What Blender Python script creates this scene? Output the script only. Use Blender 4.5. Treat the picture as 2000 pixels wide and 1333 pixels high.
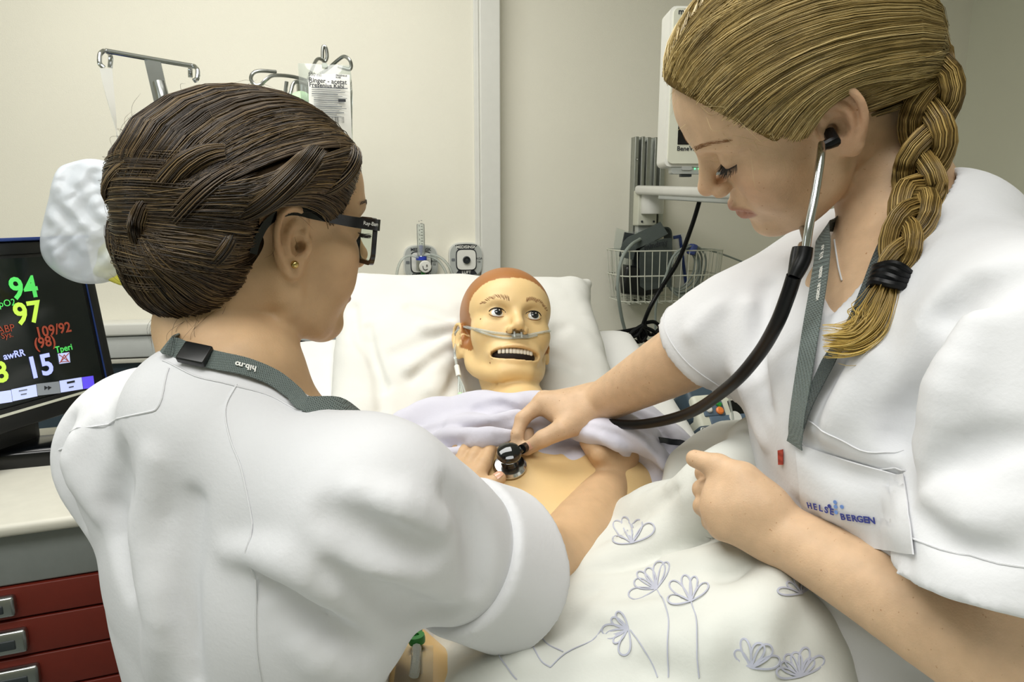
import bpy, bmesh, math, random
import numpy as np
from mathutils import Matrix, Vector

for _o in list(bpy.data.objects):
    bpy.data.objects.remove(_o, do_unlink=True)
SC = bpy.context.scene
COL = SC.collection
RNG = np.random.default_rng(7)

# ------------------------------------------------------------------ camera, world, light, exposure
FPX = 1333.0
PITCH = math.radians(10.5)
CAM = np.array([0.0, 0.0, 1.6])
_c, _s = math.cos(PITCH), math.sin(PITCH)
FWD = np.array([0, _c, -_s]); UPV = np.array([0, _s, _c]); RGT = np.array([1.0, 0, 0])
cam_d = bpy.data.cameras.new('camera'); cam_d.sensor_width = 36.0; cam_d.lens = 36.0 * FPX / 2000.0
cam_d.clip_start = 0.02
cam = bpy.data.objects.new('camera', cam_d); COL.objects.link(cam)
cam.location = CAM; cam.rotation_euler = (math.radians(90) - PITCH, 0, 0)
SC.camera = cam

SC.view_settings.view_transform = 'Standard'
SC.view_settings.look = 'None'
SC.view_settings.gamma = 1.0
SC.view_settings.use_curve_mapping = False
SC.view_settings.exposure = 0.03

world = bpy.data.worlds.new('world'); SC.world = world; world.use_nodes = True
world.node_tree.nodes['Background'].inputs[0].default_value = (0.80, 0.88, 1.0, 1)
world.node_tree.nodes['Background'].inputs[1].default_value = 0.25

def area(name, loc, rot, sx, sy, power, color):
    d = bpy.data.lights.new(name, 'AREA'); d.shape = 'RECTANGLE'; d.size = sx; d.size_y = sy
    d.energy = power; d.color = color
    o = bpy.data.objects.new(name, d); COL.objects.link(o); o.location = loc; o.rotation_euler = rot
    return o
# fluorescent ceiling fittings and the daylight window behind the photographer
area('ceiling_lamp_bed', (-0.50, 1.10, 2.69), (0, 0, math.radians(12)), 1.2, 0.62, 20, (1.0, 0.98, 0.93))
area('ceiling_lamp_room', (-0.3, -0.25, 2.69), (0, 0, math.radians(12)), 1.6, 0.7, 27, (1.0, 0.99, 0.96))
area('window_daylight', (-1.95, -0.6, 1.75), (math.radians(90), 0, math.radians(-90)), 1.5, 1.3, 22, (0.82, 0.91, 1.0))

# ------------------------------------------------------------------ pixel / plane helpers (modelling aids)
def P(x, y, d):
    return CAM + d * (FWD + (x - 1000) / FPX * RGT - (y - 667) / FPX * UPV)
YAW = math.radians(12)
UX = np.array([math.cos(YAW), math.sin(YAW), 0.0]); NW = np.array([math.sin(YAW), -math.cos(YAW), 0.0])
W0 = np.array([-0.3, 2.1, 0.0])
def wallpix(px, py, off=0.0):
    r = P(px, py, 1.0) - CAM
    t = ((W0 + off * NW - CAM) @ NW) / (r @ NW)
    q = CAM + t * r
    return float((q - W0) @ UX), float(q[2])
def wallpt(u, z, off=0.0):
    return W0 + u * UX + off * NW + np.array([0, 0, z])
B0 = np.array([-0.013, 1.251, 0.0])
def bed(u, v, z):
    return B0 + u * UX + v * NW + np.array([0, 0, z])

# ------------------------------------------------------------------ materials
def lin(h):
    if isinstance(h, str):
        h = h.lstrip('#'); c = [int(h[i:i + 2], 16) / 255 for i in (0, 2, 4)]
    else: c = list(h)
    return tuple((x / 12.92 if x <= 0.04045 else ((x + 0.055) / 1.055) ** 2.4) for x in c) + (1.0,)
MATS = {}
def mat(name, color='#808080', rough=0.5, metal=0.0, var=0.06, vscale=40.0, bump=0.0, bscale=200.0, sss=0.0,
        emit=None, estr=0.0, attr=None, spec=0.5, coat=0.0, trans=0.0, alpha=None, sheen=0.0, weave=0.0, wscale=900.0, freckle=None):
    m = bpy.data.materials.new(name); m.use_nodes = True; nt = m.node_tree; b = nt.nodes['Principled BSDF']
    b.inputs['Roughness'].default_value = rough; b.inputs['Metallic'].default_value = metal
    b.inputs['Specular IOR Level'].default_value = spec
    b.inputs['Coat Weight'].default_value = coat
    b.inputs['Transmission Weight'].default_value = trans
    if sheen: b.inputs['Sheen Weight'].default_value = sheen
    if alpha is not None: b.inputs['Alpha'].default_value = alpha
    tc = nt.nodes.new('ShaderNodeTexCoord')
    if attr:
        src = nt.nodes.new('ShaderNodeAttribute'); src.attribute_name = attr; csock = src.outputs['Color']
    else:
        src = nt.nodes.new('ShaderNodeRGB'); src.outputs[0].default_value = lin(color); csock = src.outputs[0]
    if var > 0:
        n = nt.nodes.new('ShaderNodeTexNoise'); n.inputs['Scale'].default_value = vscale; n.inputs['Detail'].default_value = 4
        nt.links.new(tc.outputs['Object'], n.inputs['Vector'])
        mr = nt.nodes.new('ShaderNodeMapRange'); mr.inputs[1].default_value = 0.3; mr.inputs[2].default_value = 0.7
        mr.inputs[3].default_value = 1 - var; mr.inputs[4].default_value = 1 + var
        nt.links.new(n.outputs['Fac'], mr.inputs[0])
        mx = nt.nodes.new('ShaderNodeVectorMath'); mx.operation = 'SCALE'
        nt.links.new(csock, mx.inputs[0]); nt.links.new(mr.outputs[0], mx.inputs['Scale']); csock = mx.outputs[0]
    if freckle:
        fc, fscale, lo, hi = freckle
        n = nt.nodes.new('ShaderNodeTexNoise'); n.inputs['Scale'].default_value = fscale; n.inputs['Detail'].default_value = 1
        nt.links.new(tc.outputs['Object'], n.inputs['Vector'])
        mr = nt.nodes.new('ShaderNodeMapRange'); mr.inputs[1].default_value = lo; mr.inputs[2].default_value = hi
        nt.links.new(n.outputs['Fac'], mr.inputs[0])
        mm = nt.nodes.new('ShaderNodeMix'); mm.data_type = 'RGBA'; nt.links.new(mr.outputs[0], mm.inputs['Factor'])
        nt.links.new(csock, mm.inputs['A']); mm.inputs['B'].default_value = lin(fc); csock = mm.outputs['Result']
    nt.links.new(csock, b.inputs['Base Color'])
    if sss > 0:
        b.inputs['Subsurface Weight'].default_value = sss
        b.inputs['Subsurface Radius'].default_value = (0.012, 0.005, 0.003); b.inputs['Subsurface Scale'].default_value = 0.6
    hs = []
    if bump > 0:
        n = nt.nodes.new('ShaderNodeTexNoise'); n.inputs['Scale'].default_value = bscale; n.inputs['Detail'].default_value = 5
        nt.links.new(tc.outputs['Object'], n.inputs['Vector']); hs.append((n.outputs['Fac'], bump))
    if weave > 0:
        for dr in ('X', 'Z'):
            w = nt.nodes.new('ShaderNodeTexWave'); w.inputs['Scale'].default_value = wscale / 20; w.bands_direction = dr
            w.inputs['Distortion'].default_value = 0.6
            nt.links.new(tc.outputs['Object'], w.inputs['Vector']); hs.append((w.outputs['Fac'], weave))
    nrm = None
    for h, st in hs:
        bp = nt.nodes.new('ShaderNodeBump'); bp.inputs['Strength'].default_value = st; bp.inputs['Distance'].default_value = 0.002
        nt.links.new(h, bp.inputs['Height'])
        if nrm: nt.links.new(nrm, bp.inputs['Normal'])
        nrm = bp.outputs[0]
    if nrm: nt.links.new(nrm, b.inputs['Normal'])
    if emit:
        b.inputs['Emission Color'].default_value = lin(emit); b.inputs['Emission Strength'].default_value = estr
    MATS[name] = m
    return m
def clear_mat(name, tint='#ffffff', gloss=0.25, body=0.15, bodycol='#ffffff', rough=0.08):
    # thin clear plastic: mostly see-through, fresnel sheen, faint milky body
    m = bpy.data.materials.new(name); m.use_nodes = True; nt = m.node_tree; nt.nodes.clear()
    out = nt.nodes.new('ShaderNodeOutputMaterial')
    tr = nt.nodes.new('ShaderNodeBsdfTransparent'); tr.inputs[0].default_value = lin(tint)
    gl = nt.nodes.new('ShaderNodeBsdfGlossy'); gl.inputs['Roughness'].default_value = rough
    df = nt.nodes.new('ShaderNodeBsdfDiffuse'); df.inputs[0].default_value = lin(bodycol)
    fr = nt.nodes.new('ShaderNodeLayerWeight'); fr.inputs[0].default_value = gloss
    n = nt.nodes.new('ShaderNodeTexNoise'); n.inputs['Scale'].default_value = 35
    mr = nt.nodes.new('ShaderNodeMapRange'); mr.inputs[1].default_value = .3; mr.inputs[2].default_value = .7
    mr.inputs[3].default_value = body * .8; mr.inputs[4].default_value = body * 1.2
    nt.links.new(n.outputs['Fac'], mr.inputs[0])
    m1 = nt.nodes.new('ShaderNodeMixShader'); m2 = nt.nodes.new('ShaderNodeMixShader')
    nt.links.new(mr.outputs[0], m1.inputs[0])
    nt.links.new(tr.outputs[0], m1.inputs[1]); nt.links.new(df.outputs[0], m1.inputs[2])
    nt.links.new(fr.outputs['Fresnel'], m2.inputs[0]); nt.links.new(m1.outputs[0], m2.inputs[1]); nt.links.new(gl.outputs[0], m2.inputs[2])
    nt.links.new(m2.outputs[0], out.inputs[0])
    MATS[name] = m
    return m

mat('wall_paint', '#e9e6d8', 0.75, var=0.02, vscale=3, bump=0.25, bscale=420)
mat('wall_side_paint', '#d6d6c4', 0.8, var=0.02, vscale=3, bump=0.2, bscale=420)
mat('ceiling_paint', '#e8e6dc', 0.9, var=0.01)
mat('floor_vinyl', '#8d9490', 0.45, var=0.05, vscale=30)
mat('white_plastic', '#dcdcd6', 0.35, var=0.015)
mat('grey_panel', '#c3c6c4', 0.5, var=0.02, bump=0.05, bscale=300)
mat('pale_grey', '#b4b8b4', 0.45, var=0.02)
mat('dark_grey', '#2d3336', 0.5, var=0.04)
mat('black_plastic', '#0b0d0f', 0.35, var=0.05)
mat('black_gloss', '#06080a', 0.16, var=0.02)
mat('black_rubber', '#060709', 0.35, var=0.05, spec=0.22)
mat('chrome', '#c9cdd0', 0.14, 1.0, var=0.03)
mat('dark_chrome', '#14181c', 0.07, 0.6, var=0.02, coat=1.0)
mat('steel', '#a5a8a6', 0.28, 1.0, var=0.05)
mat('aluminium', '#a9aca6', 0.38, 0.85, var=0.05, vscale=90)
mat('red_laminate', '#6c1f10', 0.5, var=0.05, bump=0.05, bscale=700)
mat('cart_grey', '#7d827f', 0.55, var=0.04, bump=0.08, bscale=800)
mat('cart_cream', '#c8c6ba', 0.45, var=0.03)
mat('screen_black', '#0d1413', 0.12, var=0.03, emit='#0a1010', estr=0.25)
for nm, cc, st in (('led_green', '#52d060', 0.55), ('led_lime', '#b6dc4e', 0.6), ('led_red', '#8a3c2a', 0.55), ('led_blue', '#a9b4ff', 0.7),
               ('screen_bar', '#b9c4ef', 0.6), ('screen_bar_grey', '#7c8288', 0.45), ('screen_bar_violet', '#5b4be0', 0.7), ('led_dot', '#60ffa0', 2.0)):
    mat(nm, cc, 0.4, var=0, emit=cc, estr=st)
mat('navy_line', '#233a78', 0.35, var=0.05)
mat('ink', '#20242a', 0.6, var=0.03)
mat('ink_grey', '#6d7276', 0.6, var=0.03)
mat('ink_blue', '#2f3a86', 0.6, var=0.05)
mat('dot_blue', '#6a8bc8', 0.6, var=0.05)
mat('white_print', '#e8e8e2', 0.6, var=0.02)
mat('label_white', '#e6e6e0', 0.5, var=0.02)
mat('linen_white', '#d8d8d5', 0.85, var=0.02, vscale=20, bump=0.10, bscale=500, sheen=0.1)
mat('pillow_white', '#d7d7d2', 0.85, var=0.02, vscale=12, bump=0.12, bscale=300)
mat('duvet_white', '#cfd1cb', 0.85, var=0.03, vscale=10, bump=0.12, bscale=250)
mat('tunic_cloth', '#d6d7da', 0.85, var=0.02, vscale=14, bump=0.14, bscale=260)
mat('gown_cloth', '#cccbd8', 0.85, var=0.03, vscale=14, bump=0.14, bscale=260)
mat('gown_shade', '#a9adba', 0.85, var=0.03, vscale=14, bump=0.14, bscale=260)
mat('navy_piping', '#0d1420', 0.7, var=0.05)
mat('skin_vcol', attr='col', rough=0.48, var=0.07, vscale=70, bump=0.16, bscale=650, sss=0.12, spec=0.35, freckle=('#9c7048', 330, 0.73, 0.82))
mat('skin_plain', attr='col', rough=0.5, var=0.05, vscale=60, bump=0.16, bscale=600, sss=0.12, spec=0.35)
mat('vinyl_skin', attr='col', rough=0.42, var=0.03, vscale=25, bump=0.05, bscale=500, sss=0.08, spec=0.4)
mat('hair_vcol', attr='col', rough=0.36, var=0.12, vscale=60, spec=0.5)
mat('hair_base_dark', '#241b11', 0.95, spec=0.05, var=0.3, vscale=120, bump=0.4, bscale=300)
mat('hair_base_blond', '#6a5730', 0.9, spec=0.1, var=0.3, vscale=120, bump=0.4, bscale=300)
mat('lanyard_grey', '#6f7a77', 0.7, var=0.05, weave=0.5, wscale=5200)
mat('lanyard_dark', '#4b5352', 0.7, var=0.05, weave=0.5, wscale=5200)
mat('eye_white', '#e8ecec', 0.12, var=0.02, coat=0.6)
mat('eye_iris', '#14181d', 0.1, var=0.05, coat=1.0)
mat('teeth', '#e4e0d2', 0.3, var=0.03)
mat('mouth_dark', '#160a06', 0.7, var=0.1)
mat('brow_brown', '#8a6440', 0.8, var=0.1)
mat('lash', '#120d0a', 0.6, var=0.1)
mat('orange_plastic', '#e2973c', 0.45, var=0.04)
mat('orange_button', '#e5803a', 0.4, var=0.04)
mat('green_plastic', '#2f8a3e', 0.4, var=0.04)
mat('green_mask', '#b7dcae', 0.5, var=0.04)
mat('yellow_pack', '#d9d455', 0.5, var=0.05)
mat('cuff_grey', '#4b5350', 0.8, var=0.05, bump=0.1, bscale=300, weave=0.3, wscale=2600)
mat('cable_grey', '#8b948e', 0.45, var=0.03)
mat('wire_white', '#d0d2c4', 0.35, var=0.03)
mat('blue_tie', '#4a5a9c', 0.6, var=0.05)
mat('blue_band', '#2a40b0', 0.4, var=0.03)
mat('device_cream', '#cfd0c0', 0.45, var=0.02)
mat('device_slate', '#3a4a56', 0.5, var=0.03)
mat('device_blue', '#56687a', 0.5, var=0.03)
mat('red_tag', '#a23a2a', 0.7, var=0.05, weave=0.3)
mat('silver', '#dde1e4', 0.3, 0.2, var=0.03)
mat('gold', '#c8b070', 0.2, 1.0, var=0.03)
mat('bag_film', '#dfe6f0', 0.3, var=0.05, vscale=20, bump=0.25, bscale=60, alpha=0.66)
mat('flower_print', '#b0b3c2', 0.85, var=0.06)
mat('nail', '#d3a48a', 0.3, var=0.04, coat=0.3)
clear_mat('clear_plastic', '#f4f8f6', gloss=0.3, body=0.12)
clear_mat('clear_tube', '#f2f5f2', gloss=0.18, body=0.34, bodycol='#e6ebe8', rough=0.15)
clear_mat('lens_glass', '#f4f8f4', gloss=0.02, body=0.02)
clear_mat('iv_film', '#f6faf8', gloss=0.35, body=0.18, bodycol='#e8ece8')

# ------------------------------------------------------------------ object helpers
def empty(name, loc=(0, 0, 0), rotz=0.0, label=None, cat=None, group=None, kind=None):
    o = bpy.data.objects.new(name, None); COL.objects.link(o); o.location = loc; o.rotation_euler = (0, 0, rotz)
    o.empty_display_size = 0.05
    return tag(o, label, cat, group, kind)
def tag(o, label=None, cat=None, group=None, kind=None):
    if label: o['label'] = label
    if cat: o['category'] = cat
    if group: o['group'] = group
    if kind: o['kind'] = kind
    return o
def pmat(parent):
    m = Matrix.Identity(4)
    while parent is not None:
        m = (Matrix.Translation(parent.location) @ parent.rotation_euler.to_matrix().to_4x4()) @ m
        parent = parent.parent
    return m
def mesh(name, verts, faces, material, parent=None, smooth=False, world=False, cols=None, auto=None):
    v = np.asarray(verts, dtype=np.float64).reshape(-1, 3)
    if world and parent is not None:
        mi = np.array(pmat(parent).inverted()); v = v @ mi[:3, :3].T + mi[:3, 3]
    me = bpy.data.meshes.new(name)
    if isinstance(faces, np.ndarray) and faces.ndim == 2:
        k = faces.shape[1]; n = len(faces)
        me.vertices.add(len(v)); me.vertices.foreach_set('co', v.astype(np.float32).ravel())
        me.loops.add(n * k); me.loops.foreach_set('vertex_index', faces.astype(np.int32).ravel())
        me.polygons.add(n); me.polygons.foreach_set('loop_start', np.arange(0, n * k, k, dtype=np.int32))
        me.update(calc_edges=True)
    else:
        me.from_pydata([tuple(x) for x in v], [], [tuple(int(i) for i in f) for f in faces]); me.update()
    if cols is not None:
        a = me.color_attributes.new('col', 'FLOAT_COLOR', 'POINT')
        c = np.ones((len(v), 4), np.float32); c[:, :3] = cols; a.data.foreach_set('color', c.ravel())
    me.materials.append(MATS[material] if isinstance(material, str) else material)
    if smooth:
        me.polygons.foreach_set('use_smooth', np.ones(len(me.polygons), bool))
        if auto: me.set_sharp_from_angle(angle=math.radians(auto))
    o = bpy.data.objects.new(name, me); COL.objects.link(o)
    if parent is not None: o.parent = parent
    return o
class MB:
    """collects shapes of ONE mesh"""
    def __init__(s): s.v = []; s.f = []; s.n = 0
    def put(s, v, f):
        v = np.asarray(v, float).reshape(-1, 3); s.v.append(v); s.f += [tuple(i + s.n for i in q) for q in f]; s.n += len(v); return s
    def box(s, c, h, rot=None, bev=0.0):
        if bev <= 0:
            v = np.array([[x, y, z] for x in (-1, 1) for y in (-1, 1) for z in (-1, 1)], float) * np.array(h)
            f = [(0, 1, 3, 2), (4, 6, 7, 5), (0, 4, 5, 1), (2, 3, 7, 6), (0, 2, 6, 4), (1, 5, 7, 3)]
        else:
            bm = bmesh.new(); bmesh.ops.create_cube(bm, size=2.0)
            for q in bm.verts: q.co = Vector((q.co.x * h[0], q.co.y * h[1], q.co.z * h[2]))
            bmesh.ops.bevel(bm, geom=bm.edges[:], offset=min(bev, min(h) * .98), segments=3, affect='EDGES', profile=0.5)
            bm.verts.index_update(); v = np.array([q.co[:] for q in bm.verts]); f = [[q.index for q in p.verts] for p in bm.faces]; bm.free()
        if rot is not None: v = v @ np.array(rot).T
        return s.put(v + np.array(c), f)
    def tube(s, pts, r, n=8, cap=True, smooth=0, closed=False):
        pts = np.asarray(pts, float); r = np.full(len(pts), r) if np.isscalar(r) else np.asarray(r, float)
        if smooth: pts, r = spline(pts, smooth, r)
        m = len(pts); tg = np.gradient(pts, axis=0); tg /= np.linalg.norm(tg, axis=1)[:, None] + 1e-12
        a = np.array([0, 0, 1.0]) if abs(tg[0][2]) < .9 else np.array([1.0, 0, 0])
        v = []; u = np.cross(tg[0], a); u /= np.linalg.norm(u)
        ang = np.arange(n) * 2 * math.pi / n
        for i in range(m):
            u = u - tg[i] * (u @ tg[i]); u /= np.linalg.norm(u) + 1e-12; w = np.cross(tg[i], u)
            v.append(pts[i] + r[i] * (np.cos(ang)[:, None] * u + np.sin(ang)[:, None] * w))
        f = [(i * n + j, i * n + (j + 1) % n, (i + 1) * n + (j + 1) % n, (i + 1) * n + j) for i in range(m - 1) for j in range(n)]
        if closed: f += [((m - 1) * n + j, (m - 1) * n + (j + 1) % n, (j + 1) % n, j) for j in range(n)]
        elif cap: f += [tuple(range(n))[::-1], tuple((m - 1) * n + j for j in range(n))]
        return s.put(np.concatenate(v), f)
    def lathe(s, prof, n=32, M=None):
        prof = np.asarray(prof, float); ang = np.arange(n) * 2 * math.pi / n; v = []
        for r, z in prof: v.append(np.stack([r * np.cos(ang), r * np.sin(ang), np.full(n, z)], 1))
        m = len(prof); f = [(i * n + j, i * n + (j + 1) % n, (i + 1) * n + (j + 1) % n, (i + 1) * n + j) for i in range(m - 1) for j in range(n)]
        f += [tuple(range(n))[::-1], tuple((m - 1) * n + j for j in range(n))]
        v = np.concatenate(v)
        if M is not None: M = np.array(M); v = v @ M[:3, :3].T + M[:3, 3]
        return s.put(v, f)
    def prism(s, poly, y0, y1, M=None):
        """polygon in local x,z, extruded along y"""
        n = len(poly); v = [(a, y0, b) for a, b in poly] + [(a, y1, b) for a, b in poly]
        f = [tuple(range(n)), tuple(range(n, 2 * n))[::-1]] + [(i, i + n, (i + 1) % n + n, (i + 1) % n) for i in range(n)]
        v = np.array(v, float)
        if M is not None: M = np.array(M); v = v @ M[:3, :3].T + M[:3, 3]
        return s.put(v, f)
    def ribbon(s, pts, nrm, w, th=0.0008):
        """flat strap of width w following pts, face along nrm"""
        pts = np.asarray(pts, float); nrm = np.asarray(nrm, float); m = len(pts)
        tg = np.gradient(pts, axis=0); tg /= np.linalg.norm(tg, axis=1)[:, None] + 1e-12
        sd = np.cross(tg, nrm); sd /= np.linalg.norm(sd, axis=1)[:, None] + 1e-12; nn = np.cross(sd, tg)
        w = np.full(m, w) if np.isscalar(w) else np.asarray(w)
        v = np.stack([pts - sd * w[:, None] / 2, pts + sd * w[:, None] / 2, pts + sd * w[:, None] / 2 + nn * th, pts - sd * w[:, None] / 2 + nn * th], 1).reshape(-1, 3)
        f = [(i * 4 + j, i * 4 + (j + 1) % 4, i * 4 + 4 + (j + 1) % 4, i * 4 + 4 + j) for i in range(m - 1) for j in range(4)]
        f += [(3, 2, 1, 0), tuple((m - 1) * 4 + j for j in range(4))]
        return s.put(v, f)
    def build(s, name, material, parent=None, smooth=True, world=False, auto=35):
        return mesh(name, np.concatenate(s.v), s.f, material, parent, smooth, world, auto=auto)
def spline(pts, k, r=None):
    """Catmull-Rom resampling, k points per span"""
    pts = np.asarray(pts, float)
    A = pts if r is None else np.concatenate([pts, np.asarray(r, float)[:, None]], 1)
    Q = np.concatenate([[2 * A[0] - A[1]], A, [2 * A[-1] - A[-2]]]); out = []
    t = np.arange(k)[:, None] / k
    for i in range(1, len(Q) - 2):
        a, b, c, d = Q[i - 1], Q[i], Q[i + 1], Q[i + 2]
        out.append(0.5 * (2 * b + (c - a) * t + (2 * a - 5 * b + 4 * c - d) * t ** 2 + (3 * b - a - 3 * c + d) * t ** 3))
    out.append(A[-1:]); out = np.concatenate(out)
    return out if r is None else (out[:, :3], np.maximum(out[:, 3], 1e-5))
def rrect(w, h, r, n=4, cx=0.0, cz=0.0):
    p = []
    for sx, sz, a0 in ((1, 1, 0), (-1, 1, 90), (-1, -1, 180), (1, -1, 270)):
        for i in range(n + 1):
            a = math.radians(a0 + 90 * i / n); p.append((cx + sx * (w / 2 - r) + r * math.cos(a), cz + sz * (h / 2 - r) + r * math.sin(a)))
    return p
def text(name, body, size, material, parent, M=None, loc=None, align='CENTER', bold=0.0, ext=0.0003, shear=0.0, rz=0.0, rx=90.0, sx=1.0):
    """lettering; stands in the parent's local x-z plane facing -y unless M is given"""
    cu = bpy.data.curves.new(name, 'FONT'); cu.body = body; cu.size = size; cu.align_x = align; cu.align_y = 'CENTER'
    cu.extrude = ext; cu.offset = bold; cu.shear = shear; cu.resolution_u = 3; cu.materials.append(MATS[material])
    t_ = bpy.data.objects.new('tmp_text', cu); me = bpy.data.meshes.new_from_object(t_); me.name = name
    bpy.data.objects.remove(t_); bpy.data.curves.remove(cu)
    o = bpy.data.objects.new(name, me); COL.objects.link(o); o.parent = parent
    if M is not None: o.matrix_local = Matrix(M)
    else:
        o.location = loc; o.rotation_euler = (math.radians(rx), math.radians(rz) if rx else 0, 0 if rx else math.radians(rz)); o.scale.x = sx
    return o
def glyphs(body, size, bold=0.0, ext=.0002):
    cu = bpy.data.curves.new('g', 'FONT'); cu.body = body; cu.size = size; cu.align_x = 'CENTER'; cu.align_y = 'CENTER'; cu.extrude = ext; cu.offset = bold; cu.resolution_u = 3
    t_ = bpy.data.objects.new('g', cu); me = bpy.data.meshes.new_from_object(t_); v = np.array([q.co[:] for q in me.vertices]).reshape(-1, 3); f = [tuple(p.vertices) for p in me.polygons]
    bpy.data.objects.remove(t_); bpy.data.curves.remove(cu); bpy.data.meshes.remove(me)
    return v, f
def surf_text(Sd, body, path, size, material, parent, d0=.25, bold=.0002, off=.0008, flip=False):
    """letters laid one by one on a curved surface along a pixel path"""
    path = np.array(path, float); n = len(body); k = np.linspace(0, 1, n); tt_ = np.linspace(0, 1, len(path)); px = np.stack([np.interp(k, tt_, path[:, 0]), np.interp(k, tt_, path[:, 1])], 1)
    p3 = Sd.snap(Sd.hit([tuple(q) for q in px], d0), off); nn = Sd.grad(p3); tg = np.gradient(p3, axis=0); mb = MB()
    for i, ch in enumerate(body):
        if ch == ' ': continue
        v, f = glyphs(ch, size, bold); x = tg[i] - nn[i] * (tg[i] @ nn[i]); x /= np.linalg.norm(x); x = -x if flip else x; y = np.cross(nn[i], x)
        mb.put(p3[i] + v[:, :1] * x + v[:, 1:2] * y + v[:, 2:] * nn[i], f)
    return mb.build('lettering', material, parent, smooth=False, world=True)
def frame(o, x, y, z=None):
    """4x4 with origin o, columns x, y (orthonormalised), z"""
    x = np.asarray(x, float); x = x / np.linalg.norm(x); y = np.asarray(y, float); y = y - x * (x @ y); y /= np.linalg.norm(y); z = np.cross(x, y)
    M = np.eye(4); M[:3, 0] = x; M[:3, 1] = y; M[:3, 2] = z; M[:3, 3] = o
    return M

# ------------------------------------------------------------------ signed-distance modelling kit
def smin(a, b, k):
    h = np.maximum(k - np.abs(a - b), 0) / k
    return np.minimum(a, b) - h * h * k * 0.25
class Sdf:
    def __init__(s): s.ops = []; s.M = np.eye(4); s.disp = []
    def w(s, p): return np.asarray(p, float) @ s.M[:3, :3].T + s.M[:3, 3]
    def op(s, fn, lo, hi, k, sub): s.ops.append((fn, np.asarray(lo) - 2.5 * k, np.asarray(hi) + 2.5 * k, k, sub)); return s
    def cone(s, a, b, ra, rb=None, k=0.01, sub=False):
        rb = ra if rb is None else rb; a = s.w(a); b = s.w(b); ab = b - a; L = ab @ ab + 1e-12
        def fn(p):
            q = p - a; t = np.clip(q @ ab / L, 0, 1); q = q - t[:, None] * ab
            return np.sqrt(np.einsum('ij,ij->i', q, q)) - (ra + (rb - ra) * t)
        r = max(ra, rb); return s.op(fn, np.minimum(a, b) - r, np.maximum(a, b) + r, k, sub)
    def chain(s, pts, rs, k=0.01, sub=False, sm=0):
        rs = np.full(len(pts), rs) if np.isscalar(rs) else np.asarray(rs, float)
        if sm: pts, rs = spline(pts, sm, rs)
        for i in range(len(pts) - 1): s.cone(pts[i], pts[i + 1], rs[i], rs[i + 1], k, sub)
        return s
    def tube(s, pts, rs, k=0.01, sub=False, sm=3):
        """a polyline as one primitive (no bulging at the joints)"""
        rs = np.full(len(pts), rs) if np.isscalar(rs) else np.asarray(rs, float)
        if sm: pts, rs = spline(pts, sm, rs)
        pts = s.w(pts); mg = 0.02 + 2.5 * k
        sl = np.minimum(pts[:-1], pts[1:]) - np.maximum(rs[:-1], rs[1:])[:, None] - mg; sh = np.maximum(pts[:-1], pts[1:]) + np.maximum(rs[:-1], rs[1:])[:, None] + mg
        def fn(p):
            if len(p) > 20:
                lo_, hi_ = p.min(0), p.max(0); seg = np.where(np.all(sl <= hi_, 1) & np.all(sh >= lo_, 1))[0]
                if not len(seg): return np.full(len(p), mg)
            else: seg = range(len(pts) - 1)
            d = None; X, Y, Z = p[:, 0], p[:, 1], p[:, 2]
            for i in seg:
                a = pts[i]; ab = pts[i + 1] - a; x = X - a[0]; y = Y - a[1]; z = Z - a[2]
                t = (x * ab[0] + y * ab[1] + z * ab[2]) * (1.0 / (ab @ ab + 1e-12)); np.maximum(t, 0, out=t); np.minimum(t, 1, out=t)
                x -= t * ab[0]; y -= t * ab[1]; z -= t * ab[2]; x *= x; y *= y; z *= z; x += y; x += z
                e = np.sqrt(x, out=x); e -= rs[i] + (rs[i + 1] - rs[i]) * t
                d = e if d is None else np.minimum(d, e, out=d)
            return d
        r = rs.max(); return s.op(fn, pts.min(0) - r, pts.max(0) + r, k, sub)
    def ball(s, c, r, k=0.01, sub=False): return s.cone(c, np.asarray(c, float) + 1e-6, r, r, k, sub)
    def ell(s, c, r, R=None, k=0.01, sub=False):
        c = s.w(c); R = s.M[:3, :3] @ (np.eye(3) if R is None else np.asarray(R, float)); r = np.asarray(r, float)
        def fn(p):
            q = (p - c) @ R; a = q / r; k0 = np.sqrt(np.einsum('ij,ij->i', a, a)); a = a / r
            k1 = np.sqrt(np.einsum('ij,ij->i', a, a)) + 1e-9
            return k0 * (k0 - 1) / k1
        e = np.abs(R) @ r; return s.op(fn, c - e, c + e, k, sub)
    def box(s, c, h, R=None, rd=0.01, k=0.01, sub=False):
        c = s.w(c); R = s.M[:3, :3] @ (np.eye(3) if R is None else np.asarray(R, float)); h = np.asarray(h, float)
        def fn(p):
            q = np.abs((p - c) @ R) - (h - rd)
            return np.sqrt(np.einsum('ij,ij->i', np.maximum(q, 0), np.maximum(q, 0))) + np.minimum(q.max(1), 0) - rd
        e = np.abs(R) @ h; return s.op(fn, c - e, c + e, k, sub)
    def ev(s, p, ops=None):
        d = np.full(len(p), 9.0)
        for fn, lo, hi, k, sub in (s.ops if ops is None else ops):
            e = fn(p)
            d = -smin(-d, e, k) if sub else smin(d, e, k)
        if s.disp:
            m = np.abs(d) < 0.013
            if m.any():
                pm_ = p[m]; dm = d[m]
                for g in s.disp: dm = dm + g(pm_, dm)
                d[m] = dm
        return d
    def grad(s, p, h=0.0006):
        n = len(p); e = np.concatenate([p + np.eye(3)[i] * h * sg for i in range(3) for sg in (1, -1)]); e = s.ev(e, s.near(p)).reshape(3, 2, n); g = (e[:, 0] - e[:, 1]).T
        return g / (np.linalg.norm(g, axis=1)[:, None] + 1e-12)
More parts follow.
